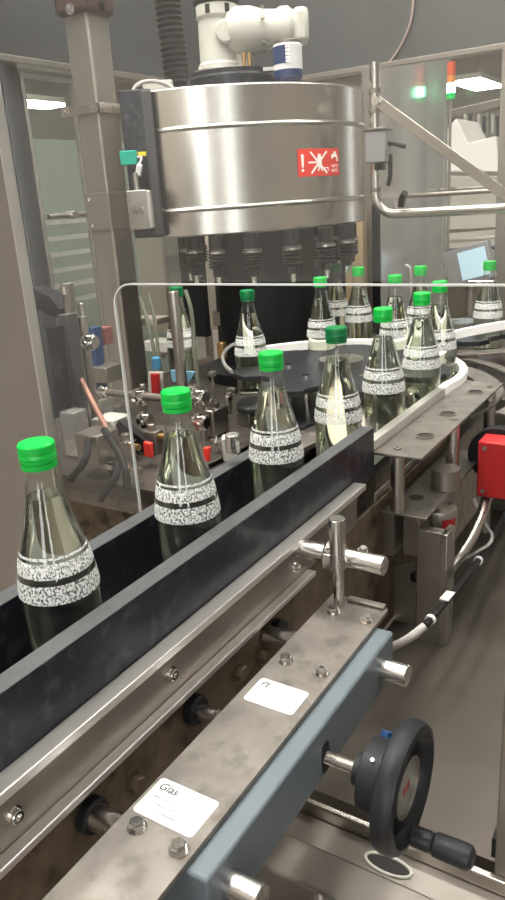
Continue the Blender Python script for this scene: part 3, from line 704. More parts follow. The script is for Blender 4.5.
obj('label_wrap', MB().lathe([(.0364, .036), (.0364, .076)], c0, seg=14, cap=False, a0=-2.9, a1=-1.0), navy, t, label='dark blue printed label panel')
obj('bottom', MB().lathe([(.022, -.0088), (.022, -.001), (.030, .0), (.036, .008), (.036, .023), (.034, .024)], c0, seg=36), navy, t)
obj('lid', MB().lathe([(.034, .082), (.034, .088), (.02, .092)], c0, seg=36), steel_d, t)
mb = MB()
for k in range(5): mb.obox(c0 - HF * .0366 - HR * .002 + UP * (.040 + k * .008), HR, HF, UP, .005, .0006, .003)
obj('pictograms', mb, signw, t)
obj('bracket_arm', MB().obox(c0 - HR * .045 + UP * .03, HR, HF, UP, .018, .006, .004), steel, t)
# corrugated hose
hs = []; rr = []
h0 = U(180, 88, d=2.12); n = 70
for k in range(n): hs.append(Vector((h0.x - .02 * math.sin(k / n * 2), h0.y, T1 - .02 + k * .0075))); rr.append(.038 if k % 2 else .032)
o = obj('corrugated_hose', MB().tube(hs, rr, 20), blackr); tag(o, 'thick black corrugated hose rising behind the tank beside the motor', 'hose')
o = obj('grey_hose', MB().tube(smoothpath([U(132, 97, d=1.95), U(135, 85, d=1.95), U(150, 80, d=1.95), U(168, 84, d=1.95), U(176, 92, d=1.95)], 3), .0055, 10), cable_g); tag(o, 'pale grey hose looping over the tank rim near the steel post', 'hose')
o = obj('junction_box', MB().obox(U(158, 86, d=2.0), HR, HF, UP, .04, .02, .012), cream, None, bev=.003); tag(o, 'small cream junction box lying at the left rim of the tank', 'box')

# black side panel and post
t = thing('tank_side_panel', 'tall black mounting panel at the left side of the tank', 'panel', tuple(U(140, 238, d=1.84)))
A = [U(127, 97, d=1.86), U(152, 92, d=1.84), U(163, 236, d=1.84), U(140, 240, d=1.86)]
zt = (A[0].z + A[1].z) / 2; zbm = (A[2].z + A[3].z) / 2
mid = U(143, 160, d=1.84)
obj('panel', MB().obox(Vector((mid.x, mid.y, (zt + zbm) / 2)), HR, HF, UP, .038, .03, (zt - zbm) / 2), blackp, t, bev=.004)
e = mid + HR * .027 - HF * .031
obj('edge_ridge', MB().obox(Vector((e.x, e.y, (zt + zbm) / 2)), HR, HF, UP, .012, .004, (zt - zbm) / 2 - .004), blackt, t, bev=.003)
p = U(129, 158, d=1.78)
t = thing('proximity_sensor', 'teal green sensor block with white plug on the black panel', 'sensor', tuple(p))
obj('sensor_body', MB().obox(p, HR, HF, UP, .020, .012, .016), teal, t, bev=.002)
q = U(139, 170, d=1.775); obj('plug', MB().obox(q, (HR - UP * .3).normalized(), HF, (UP + HR * .3).normalized(), .007, .006, .014), paper, t, bev=.003)
obj('plug_lead', MB().tube(smoothpath([p + HR * .02 - HF * .005, p + HR * .035 - HF * .01, q + UP * .01], 2), .003, 8), paper, t)
q = U(142, 154, d=1.79); o = obj('yellow_tag', MB().obox(q, HR, HF, UP, .010, .002, .005), yellow, None, bev=.001); tag(o, 'small yellow tag right of the teal sensor', 'tag')
p = U(139, 210, d=1.78)
t = thing('hinge_block', 'machined steel hinge block joining the post to the black panel', 'hinge', tuple(p - UP * .05))
obj('block', MB().obox(p, HR, HF, UP, .024, .02, .045), steel, t, bev=.002)
obj('pin', MB().obox(p + HR * .028 - HF * .005, HR, HF, UP, .005, .016, .043), steel_l, t, bev=.002)
obj('bolt', MB().bolt(p - HF * .02 - HR * .008, -HF, .007, .008), chrome, t); obj('bolt', MB().bolt(p - HF * .02 + HR * .009, -HF, .007, .008), chrome, t)
obj('stud', MB().cyl(p + UP * .044, p + UP * .085, .006, 14), steel, t)

t = thing('square_post', 'square stainless steel post left of the tank with a brown clamp at its top', 'post', (-1.46, 1.60, 0))
obj('post', MB().box(-1.500, -1.420, 1.562, 1.642, 0, 2.25), steel_post, t, bev=.006)
zc = U(87, 12, x=-1.42).z
obj('top_clamp', MB().box(-1.515, -1.405, 1.547, 1.657, zc, zc + .16), brown, t, bev=.012)
p = U(70, 9, y=1.546); obj('clamp_bolt', MB().bolt((p.x, 1.547, p.z), (0, -1, 0), .010, .008), chrome, t)
p = U(102, 6, x=-1.404); obj('clamp_bolt', MB().bolt((-1.405, p.y, p.z), (1, 0, 0), .009, .003, hexa=False), blackr, t)
z_ = U(96, 107, x=-1.42).z
obj('strap', MB().box(-1.545, -1.414, 1.556, 1.5615, z_ - .012, z_ + .012).box(-1.4195, -1.414, 1.556, 1.70, z_ - .012, z_ + .012), steel, t, bev=.001)
obj('strap_bolt', MB().bolt((-1.53, 1.556, z_), (0, -1, 0), .008, .008), chrome, t); obj('strap_bolt', MB().bolt((-1.425, 1.556, z_), (0, -1, 0), .008, .008), chrome, t)
z2, z3 = U(108, 192, x=-1.42).z, U(112, 230, x=-1.42).z
obj('sleeve_plate', MB().box(-1.504, -1.4195, 1.557, 1.562, z3, z2).box(-1.4200, -1.416, 1.557, 1.66, z3, z2), steel_post, t, bev=.001)
for zz in (z2 - .015, z3 + .012): obj('sleeve_screw', MB().bolt((-1.485, 1.557, zz), (0, -1, 0), .005, .003, hexa=False, washer=False), chrome, t)

# ================================================================== ENCLOSURE
HX, HYb = -1.78, 2.72
zh = 1.848
o = obj('header_panel', MB().box(HX - .03, HX, .2, HYb, zh, 2.7), steel_head, None, bev=.002); tag(o, 'dark steel header panel along the left side above the doors', 'panel')
o = obj('header_panel', MB().box(HX - .03, .8, HYb, HYb + .03, zh, 2.7), steel_head, None, bev=.002); tag(o, 'dark steel header panel across the back behind the motor', 'panel')
o = obj('header_trim', MB().box(HX - .04, HX + .02, .2, HYb - .02, zh - .018, zh), steel_post, None, bev=.002); tag(o, 'steel trim bar below the left header panel', 'trim')
o = obj('header_trim', MB().box(HX + .022, .8, HYb - .02, HYb + .03, zh - .018, zh), steel_post, None, bev=.002); tag(o, 'steel trim bar below the back header panel', 'trim')
def bar_x(pxa, pxb, z0, z1, x, th, m, name, lab, cat, pyref=180):
    """upright bar lying in the left-hand wall plane"""
    ya, yb = U(pxa, pyref, x=x).y, U(pxb, pyref, x=x).y
    o = obj(name, MB().box(x - th, x, min(ya, yb), max(ya, yb), z0, z1), m, None, bev=.002); tag(o, lab, cat); return o
WX = -1.80
bar_x(18, 34, 0, 1.83, WX, .04, blackt, 'door_post', 'dark grey door post at far left between glass panels', 'post')
bar_x(0, 14, 0, 1.83, WX, .05, steel_post, 'door_post', 'stainless door post at the left picture edge', 'post')
def frame_x(pxa, pxb, z0, z1, x, w, m, gm, name, lab):
    ya, yb = U(pxa, 180, x=x).y, U(pxb, 180, x=x).y
    t = thing(name, lab, 'door', (x, (ya + yb) / 2, z0))
    obj('frame', MB().box(x - .02, x, ya, ya + w, z0, z1).box(x - .02, x, yb - w, yb, z0, z1).box(x - .02, x, ya + w, yb - w, z1 - w, z1).box(x - .02, x, ya + w, yb - w, z0, z0 + w), m, t, bev=.001)
    obj('glass', MB().box(x - .012, x - .008, ya + w, yb - w, z0 + w, z1 - w), gm, t); return t, ya, yb
t, ya, yb = frame_x(36, 88, .78, 1.815, WX, .012, steel_l, pane2, 'glass_door', 'narrow glass door with a thin bright frame left of the steel post')
zc1 = U(60, 216, x=WX).z
obj('handle_bar', MB().cyl((WX + .02, ya + .01, zc1), (WX + .02, yb - .01, zc1), .008, 16), steel, t)
obj('handle_bolt', MB().cyl((WX, (ya + yb) / 2, zc1), (WX + .035, (ya + yb) / 2, zc1), .012, 16), chrome, t)
frame_x(90, 200, .78, 1.82, WX, .03, steel_post, pane2, 'glass_door', 'wide glass door behind the steel post and the tank')
# back side posts and glass
def bar_y(pxa, pxb, z0, z1, y, th, m, name, lab, cat, pyref=180):
    xa, xb = U(pxa, pyref, y=y).x, U(pxb, pyref, y=y).x
    o = obj(name, MB().box(xa, xb, y, y + th, z0, z1), m, None, bev=.002); tag(o, lab, cat); return o
bar_y(497, 530, 0, 1.83, 2.60, .05, steel_post, 'door_post', 'stainless door post at the right picture edge behind the lone bottle', 'post')
bar_y(363, 377, 0, 1.83, 2.62, .04, steel_post, 'door_post', 'stainless door post just right of the tank', 'post')
bar_y(345, 363, 0, 1.36, 2.55, .04, mat('tan_post', (.42, .31, .19), .5), 'beige_column', 'tan beige column below the right end of the tank', 'column', 260)
bar_y(372, 381, 0, 1.38, 2.5, .04, blackr, 'black_column', 'narrow black column just right of the tan beige column', 'column', 260)
bar_y(293, 306, 1.12, 1.36, 2.3, .02, cream, 'cream_plate', 'upright cream plate between valves below the tank', 'plate', 260)
bar_y(140, 165, .931, 1.45, 2.35, .02, beige, 'beige_board', 'beige board behind the hoses right of the steel post', 'panel', 280)
bar_y(197, 232, .931, 1.45, 2.45, .02, beige, 'beige_board', 'beige board behind the starwheel left of the dark column', 'panel', 280)
bar_y(305, 345, .0, 1.40, 2.70, .03, blackp, 'dark_board', 'dark grey board under the right half of the tank', 'panel', 260)
bar_y(183, 204, .931, 1.40, 2.30, .03, blackr, 'black_board', 'black upright board left of the centre column', 'panel', 300)
o = obj('back_board', MB().box(-1.75, -1.10, 2.752, 2.78, 0, 1.82), beige); tag(o, 'large beige board closing the back behind the tank', 'panel')
# smoked glass wing along y with green reflection
xw = U(447, 180, y=2.7).x
t = thing('glass_wing', 'hazy glass wing panel catching the green light reflection', 'panel', (xw, 2.6, .95))
yn = U(381, 180, x=xw).y
yq = max(yn, 1.75)
obj('pane', MB().prism([(xw - .004, yq, 1.0), (xw - .004, 2.70, 1.0), (xw - .004, 2.70, 1.828), (xw - .004, yq, U(385, 68, y=yq).z)], (.004, 0, 0)), panemir, t)
yb0 = U(425, 180, x=xw).y; yb1 = U(431, 180, x=xw).y
obj('mullion', MB().box(xw - .03, xw - .005, yb0, yb1, 1.0, U(428, 74, y=yb0).z), blackt, t, bev=.002)
# wall of glass doors at the back right
t = thing('rear_glass_door', 'glass door between the wing panel and the right-hand post', 'door', (xw + .2, 2.64, .95))
xb = U(497, 180, y=2.64).x
obj('glass', MB().box(xw + .004, xb - .002, 2.66, 2.664, .0, 1.82), pane3, t)
zr = U(450, 190, y=2.62).z
obj('push_bar', MB().cyl((xw + .004, 2.618, zr), (xb - .004, 2.618, zr), .009, 14), steel_post, t)
# guard pane with opening (plane y = .75)
gy = .752; gx0 = -.855; ox = -.697; oz = 1.329; R0 = .03
t = thing('guard_screen', 'clear guard screen with a round-cornered opening for the bottles', 'screen', (-.3, gy, 1.0))
obj('pane', MB().box(gx0, .6, gy, gy + .004, oz + .004, 2.3).box(gx0, ox - .004, gy, gy + .004, .99, oz + .004), pane, t, sm=False)
ep = [(ox, gy + .002, .99), (ox, gy + .002, oz - R0)] + [(ox + R0 - R0 * math.cos(a), gy + .002, oz - R0 + R0 * math.sin(a)) for a in [k * PI / 16 for k in range(1, 9)]] + [(.6, gy + .002, oz)]
mb = MB(); vs = []; fs = []
for i, p in enumerate(ep):
    p = Vector(p); tt = (Vector(ep[min(i + 1, len(ep) - 1)]) - Vector(ep[max(i - 1, 0)])).normalized(); n = Vector((-tt.z, 0, tt.x)) * .0011
    vs += [p + n - Vector((0, .0022, 0)), p - n - Vector((0, .0022, 0)), p - n + Vector((0, .0022, 0)), p + n + Vector((0, .0022, 0))]
for i in range(len(ep) - 1):
    for k in range(4): fs.append((i * 4 + k, i * 4 + (k + 1) % 4, i * 4 + 4 + (k + 1) % 4, i * 4 + 4 + k))
obj('polished_edge', mb.add(vs, fs), clearp if False else mat('edge_glint', (.50, .51, .50), .25), t, label='polished edge of the opening with its caught light painted pale')  # pale colour paints in the light that the clear edge catches
t = thing('corner_upright', 'broad stainless upright at the left edge behind the first bottle', 'upright', (-.93, .76, 0))
obj('upright', MB().box(-1.06, gx0 - .004, gy - .012, gy - .001, .0, 1.62), steel_post, t, bev=.001)
obj('edge_trim', MB().box(gx0 - .004, gx0, gy - .013, gy + .004, .0, 1.62), steel_l, t)

# pipe, switch box, strap right of the tank
py_ = 1.93
p1, p2, p3 = U(375, 60, y=py_), U(376, 195, y=py_), U(400, 213, y=py_)
hzp = U(430, 212, y=py_).z
xv = U(375, 130, y=py_).x; xe = U(500, 208, y=py_).x
ztp = U(375, 62, y=py_).z
pth = [(xv, py_, ztp), (xv, py_, hzp + .055)] + [(xv + .055 - .055 * math.cos(a), py_, hzp + .055 - .055 * math.sin(a)) for a in [k * PI / 16 for k in range(1, 9)]] + [(xe + .1, py_, hzp)]
t = thing('pipe_rail', 'bent stainless pipe rail coming down beside the tank and running right', 'pipe', (xv, py_, hzp))
pipe_t = t; obj('pipe', MB().tube(pth, .0125, 20), satin, t)
for zz in (U(375, 91, y=py_).z, U(375, 111, y=py_).z, U(375, 190, y=py_).z): obj('sleeve', MB().cyl((xv, py_, zz - .006), (xv, py_, zz + .006), .0165, 20), steel_d, t)
sb = U(379, 147, y=py_ - .03)
t = thing('switch_box', 'grey metal switch box with black lever beside the tank', 'box', (sb.x, py_, sb.z - .05))
w = .028; hh = (U(379, 131, y=1.9).z - U(379, 163, y=1.9).z) / 2
obj('box', MB().box(sb.x - .026, sb.x + .030, py_ - .06, py_ - .013, sb.z - hh, sb.z + hh), cabinet, t, bev=.003)
obj('lid_edge', MB().box(sb.x - .028, sb.x + .032, py_ - .063, py_ - .012, sb.z + hh, sb.z + hh + .006), steel_d, t, bev=.001)
obj('bottom_gland', MB().box(sb.x - .005, sb.x + .014, py_ - .05, py_ - .02, sb.z - hh - .018, sb.z - hh), blackr, t, bev=.002)
l0 = Vector((sb.x + .030, py_ - .04, sb.z + .006)); obj('lever', MB().tube([l0, l0 + Vector((.018, 0, -.003)), l0 + Vector((.045, 0, -.012))], .0055, 12), blackr, t)
l0 = Vector((sb.x + .030, py_ - .03, sb.z - .02)); obj('drop_handle', MB().tube([l0, l0 + Vector((.0, 0, -.05)), l0 + Vector((-.006, 0, -.075))], .006, 12), blackr, t)
def flat(a, b, w, y, th):
    a = U(*a, y=y); b = U(*b, y=y); d = (b - a).normalized(); n = Vector((-d.z, 0, d.x)) * w
    return MB().prism([a + n, b + n, b - n, a - n], (0, th, 0)), a, b
mb, a, b = flat((377, 101), (520, 206), .0125, 1.89, .004)
t = thing('diagonal_strut', 'flat pale steel strut running diagonally down to the right edge', 'strut', tuple(b))
obj('strut', mb, satin, t, bev=.001)
obj('pivot_bolt', MB().cyl(a + Vector((0, -.012, 0)), a + Vector((0, .03, 0)), .010, 20), chrome, t)
a = U(404, 197, y=2.2); 
obj('clamp_lever', MB().tube([U(401, 206, y=1.918), U(402, 198, y=1.91), U(405, 193, y=1.90)], .009, 12), blackr, pipe_t)
zr = U(440, 194, y=2.3).z
o = obj('thin_rail', MB().cyl((U(378, 196, y=2.3).x, 2.3, zr), (U(496, 190, y=2.3).x, 2.3, zr), .007, 12), steel_post); tag(o, 'thin dark steel rail behind the thick pipe rail', 'rail')
sp = [U(383 + 16 * k / 60, 204 + (5 * math.sin(k * 2 * PI / 15)), y=2.2) for k in range(61)]
o = obj('coiled_cable', MB().tube(sp, .0025, 6), cable_g); tag(o, 'small coiled pale cable above the pipe bend', 'cable')
# thin hoses at the header
o = obj('thin_tube', MB().tube(smoothpath([U(414, -10, y=2.712), U(412, 20, y=2.712), U(402, 45, y=2.712), U(387, 66, y=2.712)], 3), .004, 8), mat('reddish_tube', (.30, .22, .20), .4)); tag(o, 'thin reddish tube hanging in front of the back header', 'tube')
# monitor
mp = U(468, 265, y=2.45)
t = thing('monitor', 'tilted operator monitor with pale blue screen behind the lone bottle', 'monitor', tuple(mp))
tl = math.radians(14); mx = (Vector((1, 0, 0)) * math.cos(tl) + UP * math.sin(tl)); mz = Vector((-mx.z, 0, mx.x))
obj('casing', MB().obox(mp + mx * .0 + Vector((0, .02, 0)), mx, Vector((0, 1, 0)), mz, .075, .018, .060), cabinet, t, bev=.003)
obj('screen', MB().obox(mp + mx * .018 + Vector((0, .0005, 0)), mx, Vector((0, 1, 0)), mz, .045, .002, .045), screenm, t, label='pale blue lit screen')
obj('arm', MB().cyl((mp.x, mp.y + .04, .93), (mp.x, mp.y + .04, mp.z), .015, 16), steel_post, t)
o = obj('steel_arch', MB().tube(smoothpath([U(383, 315, y=2.3), U(383, 266, y=2.3), U(409, 264, y=2.3), U(411, 272, y=2.3), U(411, 315, y=2.3)], 2), .004, 8), steel_l); tag(o, 'thin round-cornered steel arch behind the green caps', 'frame')

# ================================================================== LEFT CLUTTER behind the guides
def ucyl(parent_name, px, py0, py1, y, r, m, lab, cat, ch=.001):
    a = U(px, py0, y=y); e = U(px + (py1 - py0) * .13, py1, y=y)
    o = obj(parent_name, MB().cyl((a.x, y, e.z), (a.x, y, a.z), r, 24, ch=min(ch, r * .3)), m); tag(o, lab, cat); return a
ucyl('capped_upright', 67, 283, 430, 1.1, .0125, steel_d, 'round steel upright with a bright ring near its top, at left', 'upright')
a = U(67, 288, y=1.1); o = obj('bright_ring', MB().cyl((a.x, 1.1, a.z - .012), (a.x, 1.1, a.z + .004), .0135, 24), chrome); tag(o, 'bright steel ring around the top of the left upright', 'ring')
ucyl('thin_upright', 82, 316, 460, 1.12, .009, steel, 'slim bright steel upright right of the ringed upright', 'upright')
ucyl('nozzle', 81, 303, 318, 1.12, .006, chrome, 'small bright nozzle on top of the slim upright', 'nozzle')
ucyl('round_upright', 173, 291, 400, 1.25, .0125, satin, 'bright round steel upright behind the second bottle', 'upright')
ucyl('short_upright', 200, 390, 470, 1.2, .007, steel, 'short steel upright right of the second bottle cap', 'upright')
ucyl('short_upright', 142, 384, 470, 1.2, .007, steel, 'short steel upright left of the second bottle cap', 'upright')
def clamp(px, py, y, r, lab):
    p = U(px, py, y=y)
    t = thing('cross_clamp', lab, 'clamp', tuple(p - UP * r))
    obj('collar', MB().cyl(p - Vector((r, 0, 0)), p + Vector((r, 0, 0)), r * .9, 20, ch=.001).cyl(p - UP * r, p + UP * r, r * .85, 20, ch=.001), chrome, t)
    obj('screw', MB().bolt(p + Vector((r * .5, -r, 0)), (0, -1, 0), r * .35, r * .4), chrome, t)
    obj('screw', MB().bolt(p + Vector((-r * .6, 0, r * .7)), (0, 0, 1), r * .35, r * .4), chrome, t)
clamp(90, 342, 1.08, .015, 'bright steel cross clamp on the slim left upright')
clamp(141, 397, 1.16, .016, 'bright cross clamp at the left end of the horizontal rod')
clamp(200, 397, 1.16, .016, 'bright cross clamp just right of the second bottle cap')
clamp(145, 420, 1.15, .015, 'lower bright cross clamp left of the second bottle')
clamp(201, 422, 1.15, .015, 'lower bright cross clamp right of the second bottle')
clamp(104, 392, 1.16, .012, 'small bright cross clamp beside the steel post foot')
a = U(104, 392, y=1.18); b = U(212, 398, y=1.18)
o = obj('horizontal_rod', MB().cyl((a.x, 1.18, a.z), (b.x, 1.18, a.z), .0085, 20), steel_d); tag(o, 'horizontal dull steel rod passing behind the second bottle cap', 'rod')
a = U(75, 368, y=1.05); b = U(128, 470, y=.98)
o = obj('copper_tube', MB().cyl(a, b, .006, 14), copper); tag(o, 'slanting copper-coloured tube behind the first two bottles', 'tube')
def slabx(pts, y, th, m, name, lab, cat, bev=.0015):
    o = obj(name, MB().prism([U(x, yy, y=y) for x, yy in pts], (0, th, 0)), m, None, bev=bev); tag(o, lab, cat); return o
slabx([(45, 328), (56, 326), (66, 410), (57, 412)], .98, .02, blackp, 'slotted_rail', 'narrow black slotted rail standing left of the ringed upright', 'rail')
slabx([(57, 315), (66, 315), (82, 440), (62, 440)], 1.02, .03, blackt, 'dark_rail', 'dark grey upright rail beside the slotted rail', 'rail')
slabx([(30, 287), (50, 297), (60, 310), (56, 318), (32, 308)], 1.1, .04, blackr, 'black_bracket', 'black angled bracket above the slotted rail', 'bracket')
slabx([(88, 328), (93, 328), (99, 390), (94, 395)], 1.3, .03, bluep, 'blue_cylinder', 'blue part behind the slim left upright', 'actuator')
slabx([(93, 328), (104, 328), (106, 345), (95, 345)], 1.34, .03, mat('pink_red', (.20, .07, .06), .5), 'red_part', 'faded red part behind the bright cross clamp', 'part')
slabx([(118, 420), (150, 445), (147, 456), (112, 432)], 1.1, .02, blackr, 'slanting_strut', 'black slanting strut at the foot of the steel post', 'strut')
for (q, lab) in (([(148, 372), (162, 372), (162, 396), (148, 396)], 'small cream label card behind the horizontal rod'), ([(170, 370), (195, 372), (190, 382), (172, 382)], 'pale blue plate behind the second bottle cap')):
    slabx(q, 1.30, .006, cream if 'cream' in lab else mat('pale_blue', (.14, .30, .40), .5), 'small_card', lab, 'card')
slabx([(150, 374), (158, 374), (158, 400), (152, 400)], 1.285, .008, redb, 'red_strip', 'small red strip in front of the cream label card', 'strip')
for (q, lab) in (([(143, 442), (150, 444), (151, 458), (144, 456)], 'small red tag left of the second bottle'), ([(203, 448), (208, 448), (208, 462), (203, 462)], 'small red tag right of the second bottle')):
    slabx(q, 1.05, .01, red, 'red_tag', lab, 'tag')
for (pts, r, lab) in (([(140, 296), (146, 316), (152, 340), (156, 362)], .0045, 'curved milky tube beside the steel post'), ([(148, 292), (155, 320), (158, 350), (160, 372)], .004, 'second curved milky tube further from the steel post'), ([(185, 290), (192, 310), (194, 345), (198, 385)], .005, 'milky tube curving right of the bright round upright')):
    o = obj('milky_tube', MB().tube(smoothpath([U(x, y, y=1.38) for x, y in pts], 2), r, 10), tubec); tag(o, lab, 'tube')
o = obj('blue_clip', MB().lathe([(.001, 0), (.011, .004), (.011, .03), (.001, .034)], U(157, 370, y=1.36), seg=16), mat('light_blue', (.05, .18, .30), .4)); tag(o, 'light blue oval clip at the end of the milky tube', 'clip')
# machine bits in the dark gap
for (px, py, y, sx, sy, sz, m, lab) in (
    (100, 372, 1.32, .05, .03, .02, steel_d, 'dull valve block behind the slim left upright'),
    (112, 425, 1.12, .03, .03, .02, cream, 'cream block low beside the steel post foot'),
    (98, 445, .98, .03, .03, .03, steel_d, 'dull steel block low behind the first bottle'),
    (165, 440, 1.2, .05, .04, .02, steel_d, 'dull steel block behind the second bottle'),
    (214, 420, 1.25, .02, .03, .03, steel, 'bright steel block left of the third bottle'),
    (76, 432, .98, .018, .02, .045, clearp, 'clear plastic housing behind the first bottle'),
    (165, 345, 1.6, .05, .03, .015, cream, 'cream bar behind the bright round upright'),
    (150, 320, 1.7, .05, .03, .010, beige, 'beige strip behind the milky tubes'),
    (222, 318, 1.75, .018, .02, .02, steel_d, 'dull steel fitting left of the starwheel bottle'),
    (222, 350, 1.6, .010, .010, .022, copp, 'brass coloured fitting left of the steel loop')):
    p = U(px, py, y=y)
    o = obj('machine_block', MB().box(p.x - sx, p.x + sx, y - sy, y + sy, p.z - sz, p.z + sz), m, None, bev=.003); tag(o, lab, 'machine block')
for k, (a, b) in enumerate((((88, 440), (70, 480)), ((104, 430), (128, 490)), ((118, 455), (100, 500)))):
    o = obj('dark_hose', MB().tube(smoothpath([U(*a, y=.95), U((a[0] + b[0]) / 2 + 8, (a[1] + b[1]) / 2, y=.9), U(*b, y=.88)], 2), .007, 10), blackr)
    tag(o, ('dark hose hanging behind the shoulder of the first bottle', 'dark hose hanging between the first and second bottle, right one', 'short dark hose low between the first and second bottle')[k], 'hose')
random.seed(21)
def fitting(px, py, z, k, lab):
    p = U(px, py, z=z); t = thing(('pipe_fitting', 'valve_block', 'adjusting_screw')[k], lab, ('fitting', 'valve', 'screw')[k], (p.x, p.y, .93))
    m = random.choice((steel, steel_d, chrome, blackr))
    if k == 0:
        obj('stub', MB().cyl((p.x, p.y, .93), (p.x, p.y, z), .009, 16, ch=.001), m, t)
        obj('elbow', MB().tube(smoothpath([(p.x, p.y, z - .006), (p.x, p.y, z + .008), (p.x + .012, p.y - .006, z + .016), (p.x + .034, p.y - .012, z + .016)], 2), .007, 12), steel, t)
        obj('nut', MB().lathe([(.012, 0), (.012, .009)], (p.x, p.y, z - .012), seg=6), chrome, t)
    elif k == 1:
        obj('body', MB().box(p.x - .018, p.x + .018, p.y - .014, p.y + .014, .93, z), m, t, bev=.002)
        obj('port', MB().cyl((p.x + .018, p.y, z - .012), (p.x + .034, p.y, z - .012), .007, 14), copp, t)
        obj('bonnet', MB().cyl((p.x, p.y, z), (p.x, p.y, z + .014), .009, 16, ch=.001), steel, t)
    else:
        obj('screw', MB().cyl((p.x, p.y, .93), (p.x, p.y, z + .01), .004, 12), chrome, t)
        obj('knurled_nut', MB().lathe([(.011, 0), (.012, .002), (.012, .010), (.011, .012)], (p.x, p.y, z - .01), seg=18), steel, t)
spots = [(88, 405, .99, 1, 'behind the slim upright at left'), (100, 420, .97, 0, 'at the foot of the copper-coloured tube'), (118, 405, 1.0, 2, 'just right of the opening edge beside the post'), (126, 440, .97, 1, 'low between the first and second bottle'), (112, 462, .96, 0, 'low behind the guide between the first two bottles'), (152, 430, .98, 1, 'left of the shoulder of the second bottle'), (208, 410, 1.0, 0, 'right of the second bottle cap'), (216, 440, .97, 2, 'beside the white block'), (246, 412, .97, 1, 'left of the third bottle below the loop'), (228, 395, .98, 0, 'below the black starwheel at its left'), (190, 385, 1.0, 1, 'behind the second bottle cap'), (158, 360, 1.02, 0, 'below the tubes beside the post'), (212, 372, 1.0, 2, 'left of the bent loop'), (136, 470, .96, 2, 'at the lower end of the opening edge'), (310, 415, .97, 1, 'between third and fourth bottle near the beige plate'), (305, 440, .96, 0, 'just behind the guide right of the third bottle')]
for (px, py, z, k, w_) in spots: fitting(px, py, z, k, ('bent pipe fitting ', 'small valve block ', 'adjusting screw with round nut ')[k] + w_)
o = obj('pin_plate', MB().prism([U(200, 470, z=.938), U(262, 440, z=.938), U(232, 415, z=.938), U(190, 430, z=.938)], (0, 0, .004)), tabletop, None, bev=.001) ; tag(o, 'dull steel deck plate under the white block and the pin', 'plate')

# ================================================================== BACKGROUND HALL OBJECTS
# stack light beside the glass wing
sp = U(452, 95, y=2.62)
t = thing('stack_light', 'signal tower with red, orange and lit green lamps, upper right', 'stack light', (sp.x, 2.56, 0))
xs_, ys_ = U(451, 88, y=2.56).x, 2.56
zz = lambda py: U(451, py, y=ys_).z
obj('red_lamp', MB().cyl((xs_, ys_, zz(75)), (xs_, ys_, zz(62)), .013, 20), beaconoff, t); obj('orange_lamp', MB().cyl((xs_, ys_, zz(83)), (xs_, ys_, zz(75.2)), .013, 20), beaconor, t)
obj('green_lamp', MB().cyl((xs_, ys_, zz(93)), (xs_, ys_, zz(83.2)), .013, 20), beaconon, t, label='lit green lamp'); obj('green_base', MB().cyl((xs_, ys_, zz(99)), (xs_, ys_, zz(93.2)), .013, 20), beacongr, t)
obj('pole', MB().cyl((xs_, ys_, 0), (xs_, ys_, zz(99.2)), .005, 12), steel_post, t)
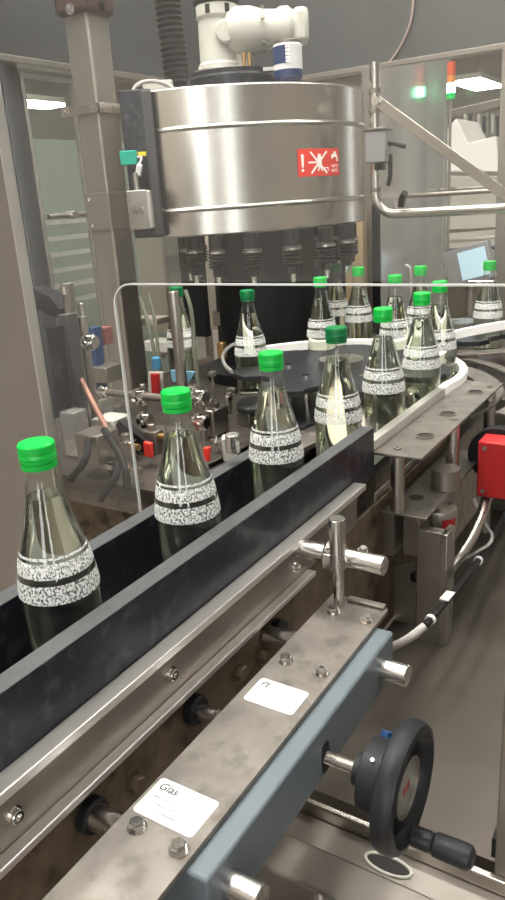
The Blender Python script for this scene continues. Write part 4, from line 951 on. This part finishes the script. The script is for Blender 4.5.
# hopper and machines in the hall
def hb(pts, y, th, m, name, lab, cat, ground=False):
    P = [U(x, yy, y=y) for x, yy in pts]
    if ground:
        for p in sorted(P, key=lambda q: q.z)[:2]: p.z = 0
    o = obj(name, MB().prism(P, (0, th, 0)), m, None, bev=.01); tag(o, lab, cat); return o
whitem = mat('white_machine', (.70, .68, .65), .5)
hb([(441, 172), (443, 135), (456, 118), (468, 143), (496, 136), (500, 172)], 6.0, .6, whitem, 'white_hood', 'white machine hood seen through the glass at upper right', 'machine')
hb([(440, 240), (440, 176), (500, 176), (500, 240)], 5.9, .5, hallm, 'grey_machine', 'grey machine body below the white hood', 'machine', True)
hb([(440, 112), (505, 97), (505, 106), (440, 122)], 7.5, .2, steel_d, 'ceiling_duct', 'long duct under the hall ceiling at upper right', 'duct')
for k in range(9):
    x = 459 + k * 4.6; o = slabx([(x, 112 + (k % 3) * 2), (x + 2.2, 112 + (k % 3) * 2), (x + 2.2, 137 - (k % 2) * 4), (x, 137 - (k % 2) * 4)], 6.6 + (k % 3) * .3, .06, (steel_d, cream, blackt)[k % 3], 'machine_column', 'thin upright of the far machinery above the white hood', 'column', .005); o['group'] = 'uprights of the far machinery'
for k in range(6):
    slabx([(440, 230 + k * 10), (500, 226 + k * 10), (500, 229 + k * 10), (440, 234 + k * 10)], 4.6, .1, (steel_d, steel_l, navy)[k % 3], 'conveyor_beam', 'horizontal beam of the far conveyor, %s behind the right-hand glass' % ('topmost', 'second from the top', 'third from the top', 'fourth from the top', 'fifth from the top', 'lowest')[k], 'beam', .003)
hb([(383, 222), (402, 220), (402, 236), (383, 238)], 4.0, .2, bluep, 'blue_motor', 'blue machine part seen behind the pipe bend', 'machine part', True)
hb([(380, 330), (380, 120), (438, 115), (438, 330)], 4.4, .1, beige, 'grey_cabinet', 'large beige-grey cabinet behind the hazy glass wing', 'cabinet', True)
hb([(440, 330), (440, 282), (500, 282), (500, 330)], 3.6, .1, steel_d, 'low_machine', 'low dull steel machine behind the lone bottle', 'machine', True)
# seen through the left doors
for k in range(6):
    py0 = 222 + k * 16; p = U(60, py0, x=-3.2)
    o = obj('shelf_rung', MB().box(-3.22, -3.18, p.y - .35, p.y + .35, p.z - .012, p.z + .012), steel_l); tag(o, 'pale horizontal rung seen through the narrow glass door, %s from the top' % ('first', 'second', 'third', 'fourth', 'fifth', 'sixth')[k], 'rung')
p = U(60, 170, x=-3.6); o = obj('far_cabinet', MB().box(-4.2, -3.6, p.y - .9, p.y + .9, 0, 1.85), mat('greenish_cabinet', (.20, .24, .21), .5)); tag(o, 'large grey-green cabinet beyond the narrow glass door', 'cabinet')

# ================================================================== WORLD / VIEW
w = bpy.data.worlds.new('world'); bpy.context.scene.world = w; w.use_nodes = True
w.node_tree.nodes['Background'].inputs[0].default_value = (.9, .92, 1, 1); w.node_tree.nodes['Background'].inputs[1].default_value = .25
vs = bpy.context.scene.view_settings
cy = bpy.context.scene.cycles; cy.transparent_max_bounces = 40; cy.max_bounces = 16; cy.transmission_bounces = 14; cy.glossy_bounces = 6
vs.view_transform = 'Standard'; vs.look = 'None'; vs.gamma = 1; vs.use_curve_mapping = False; vs.exposure = .2
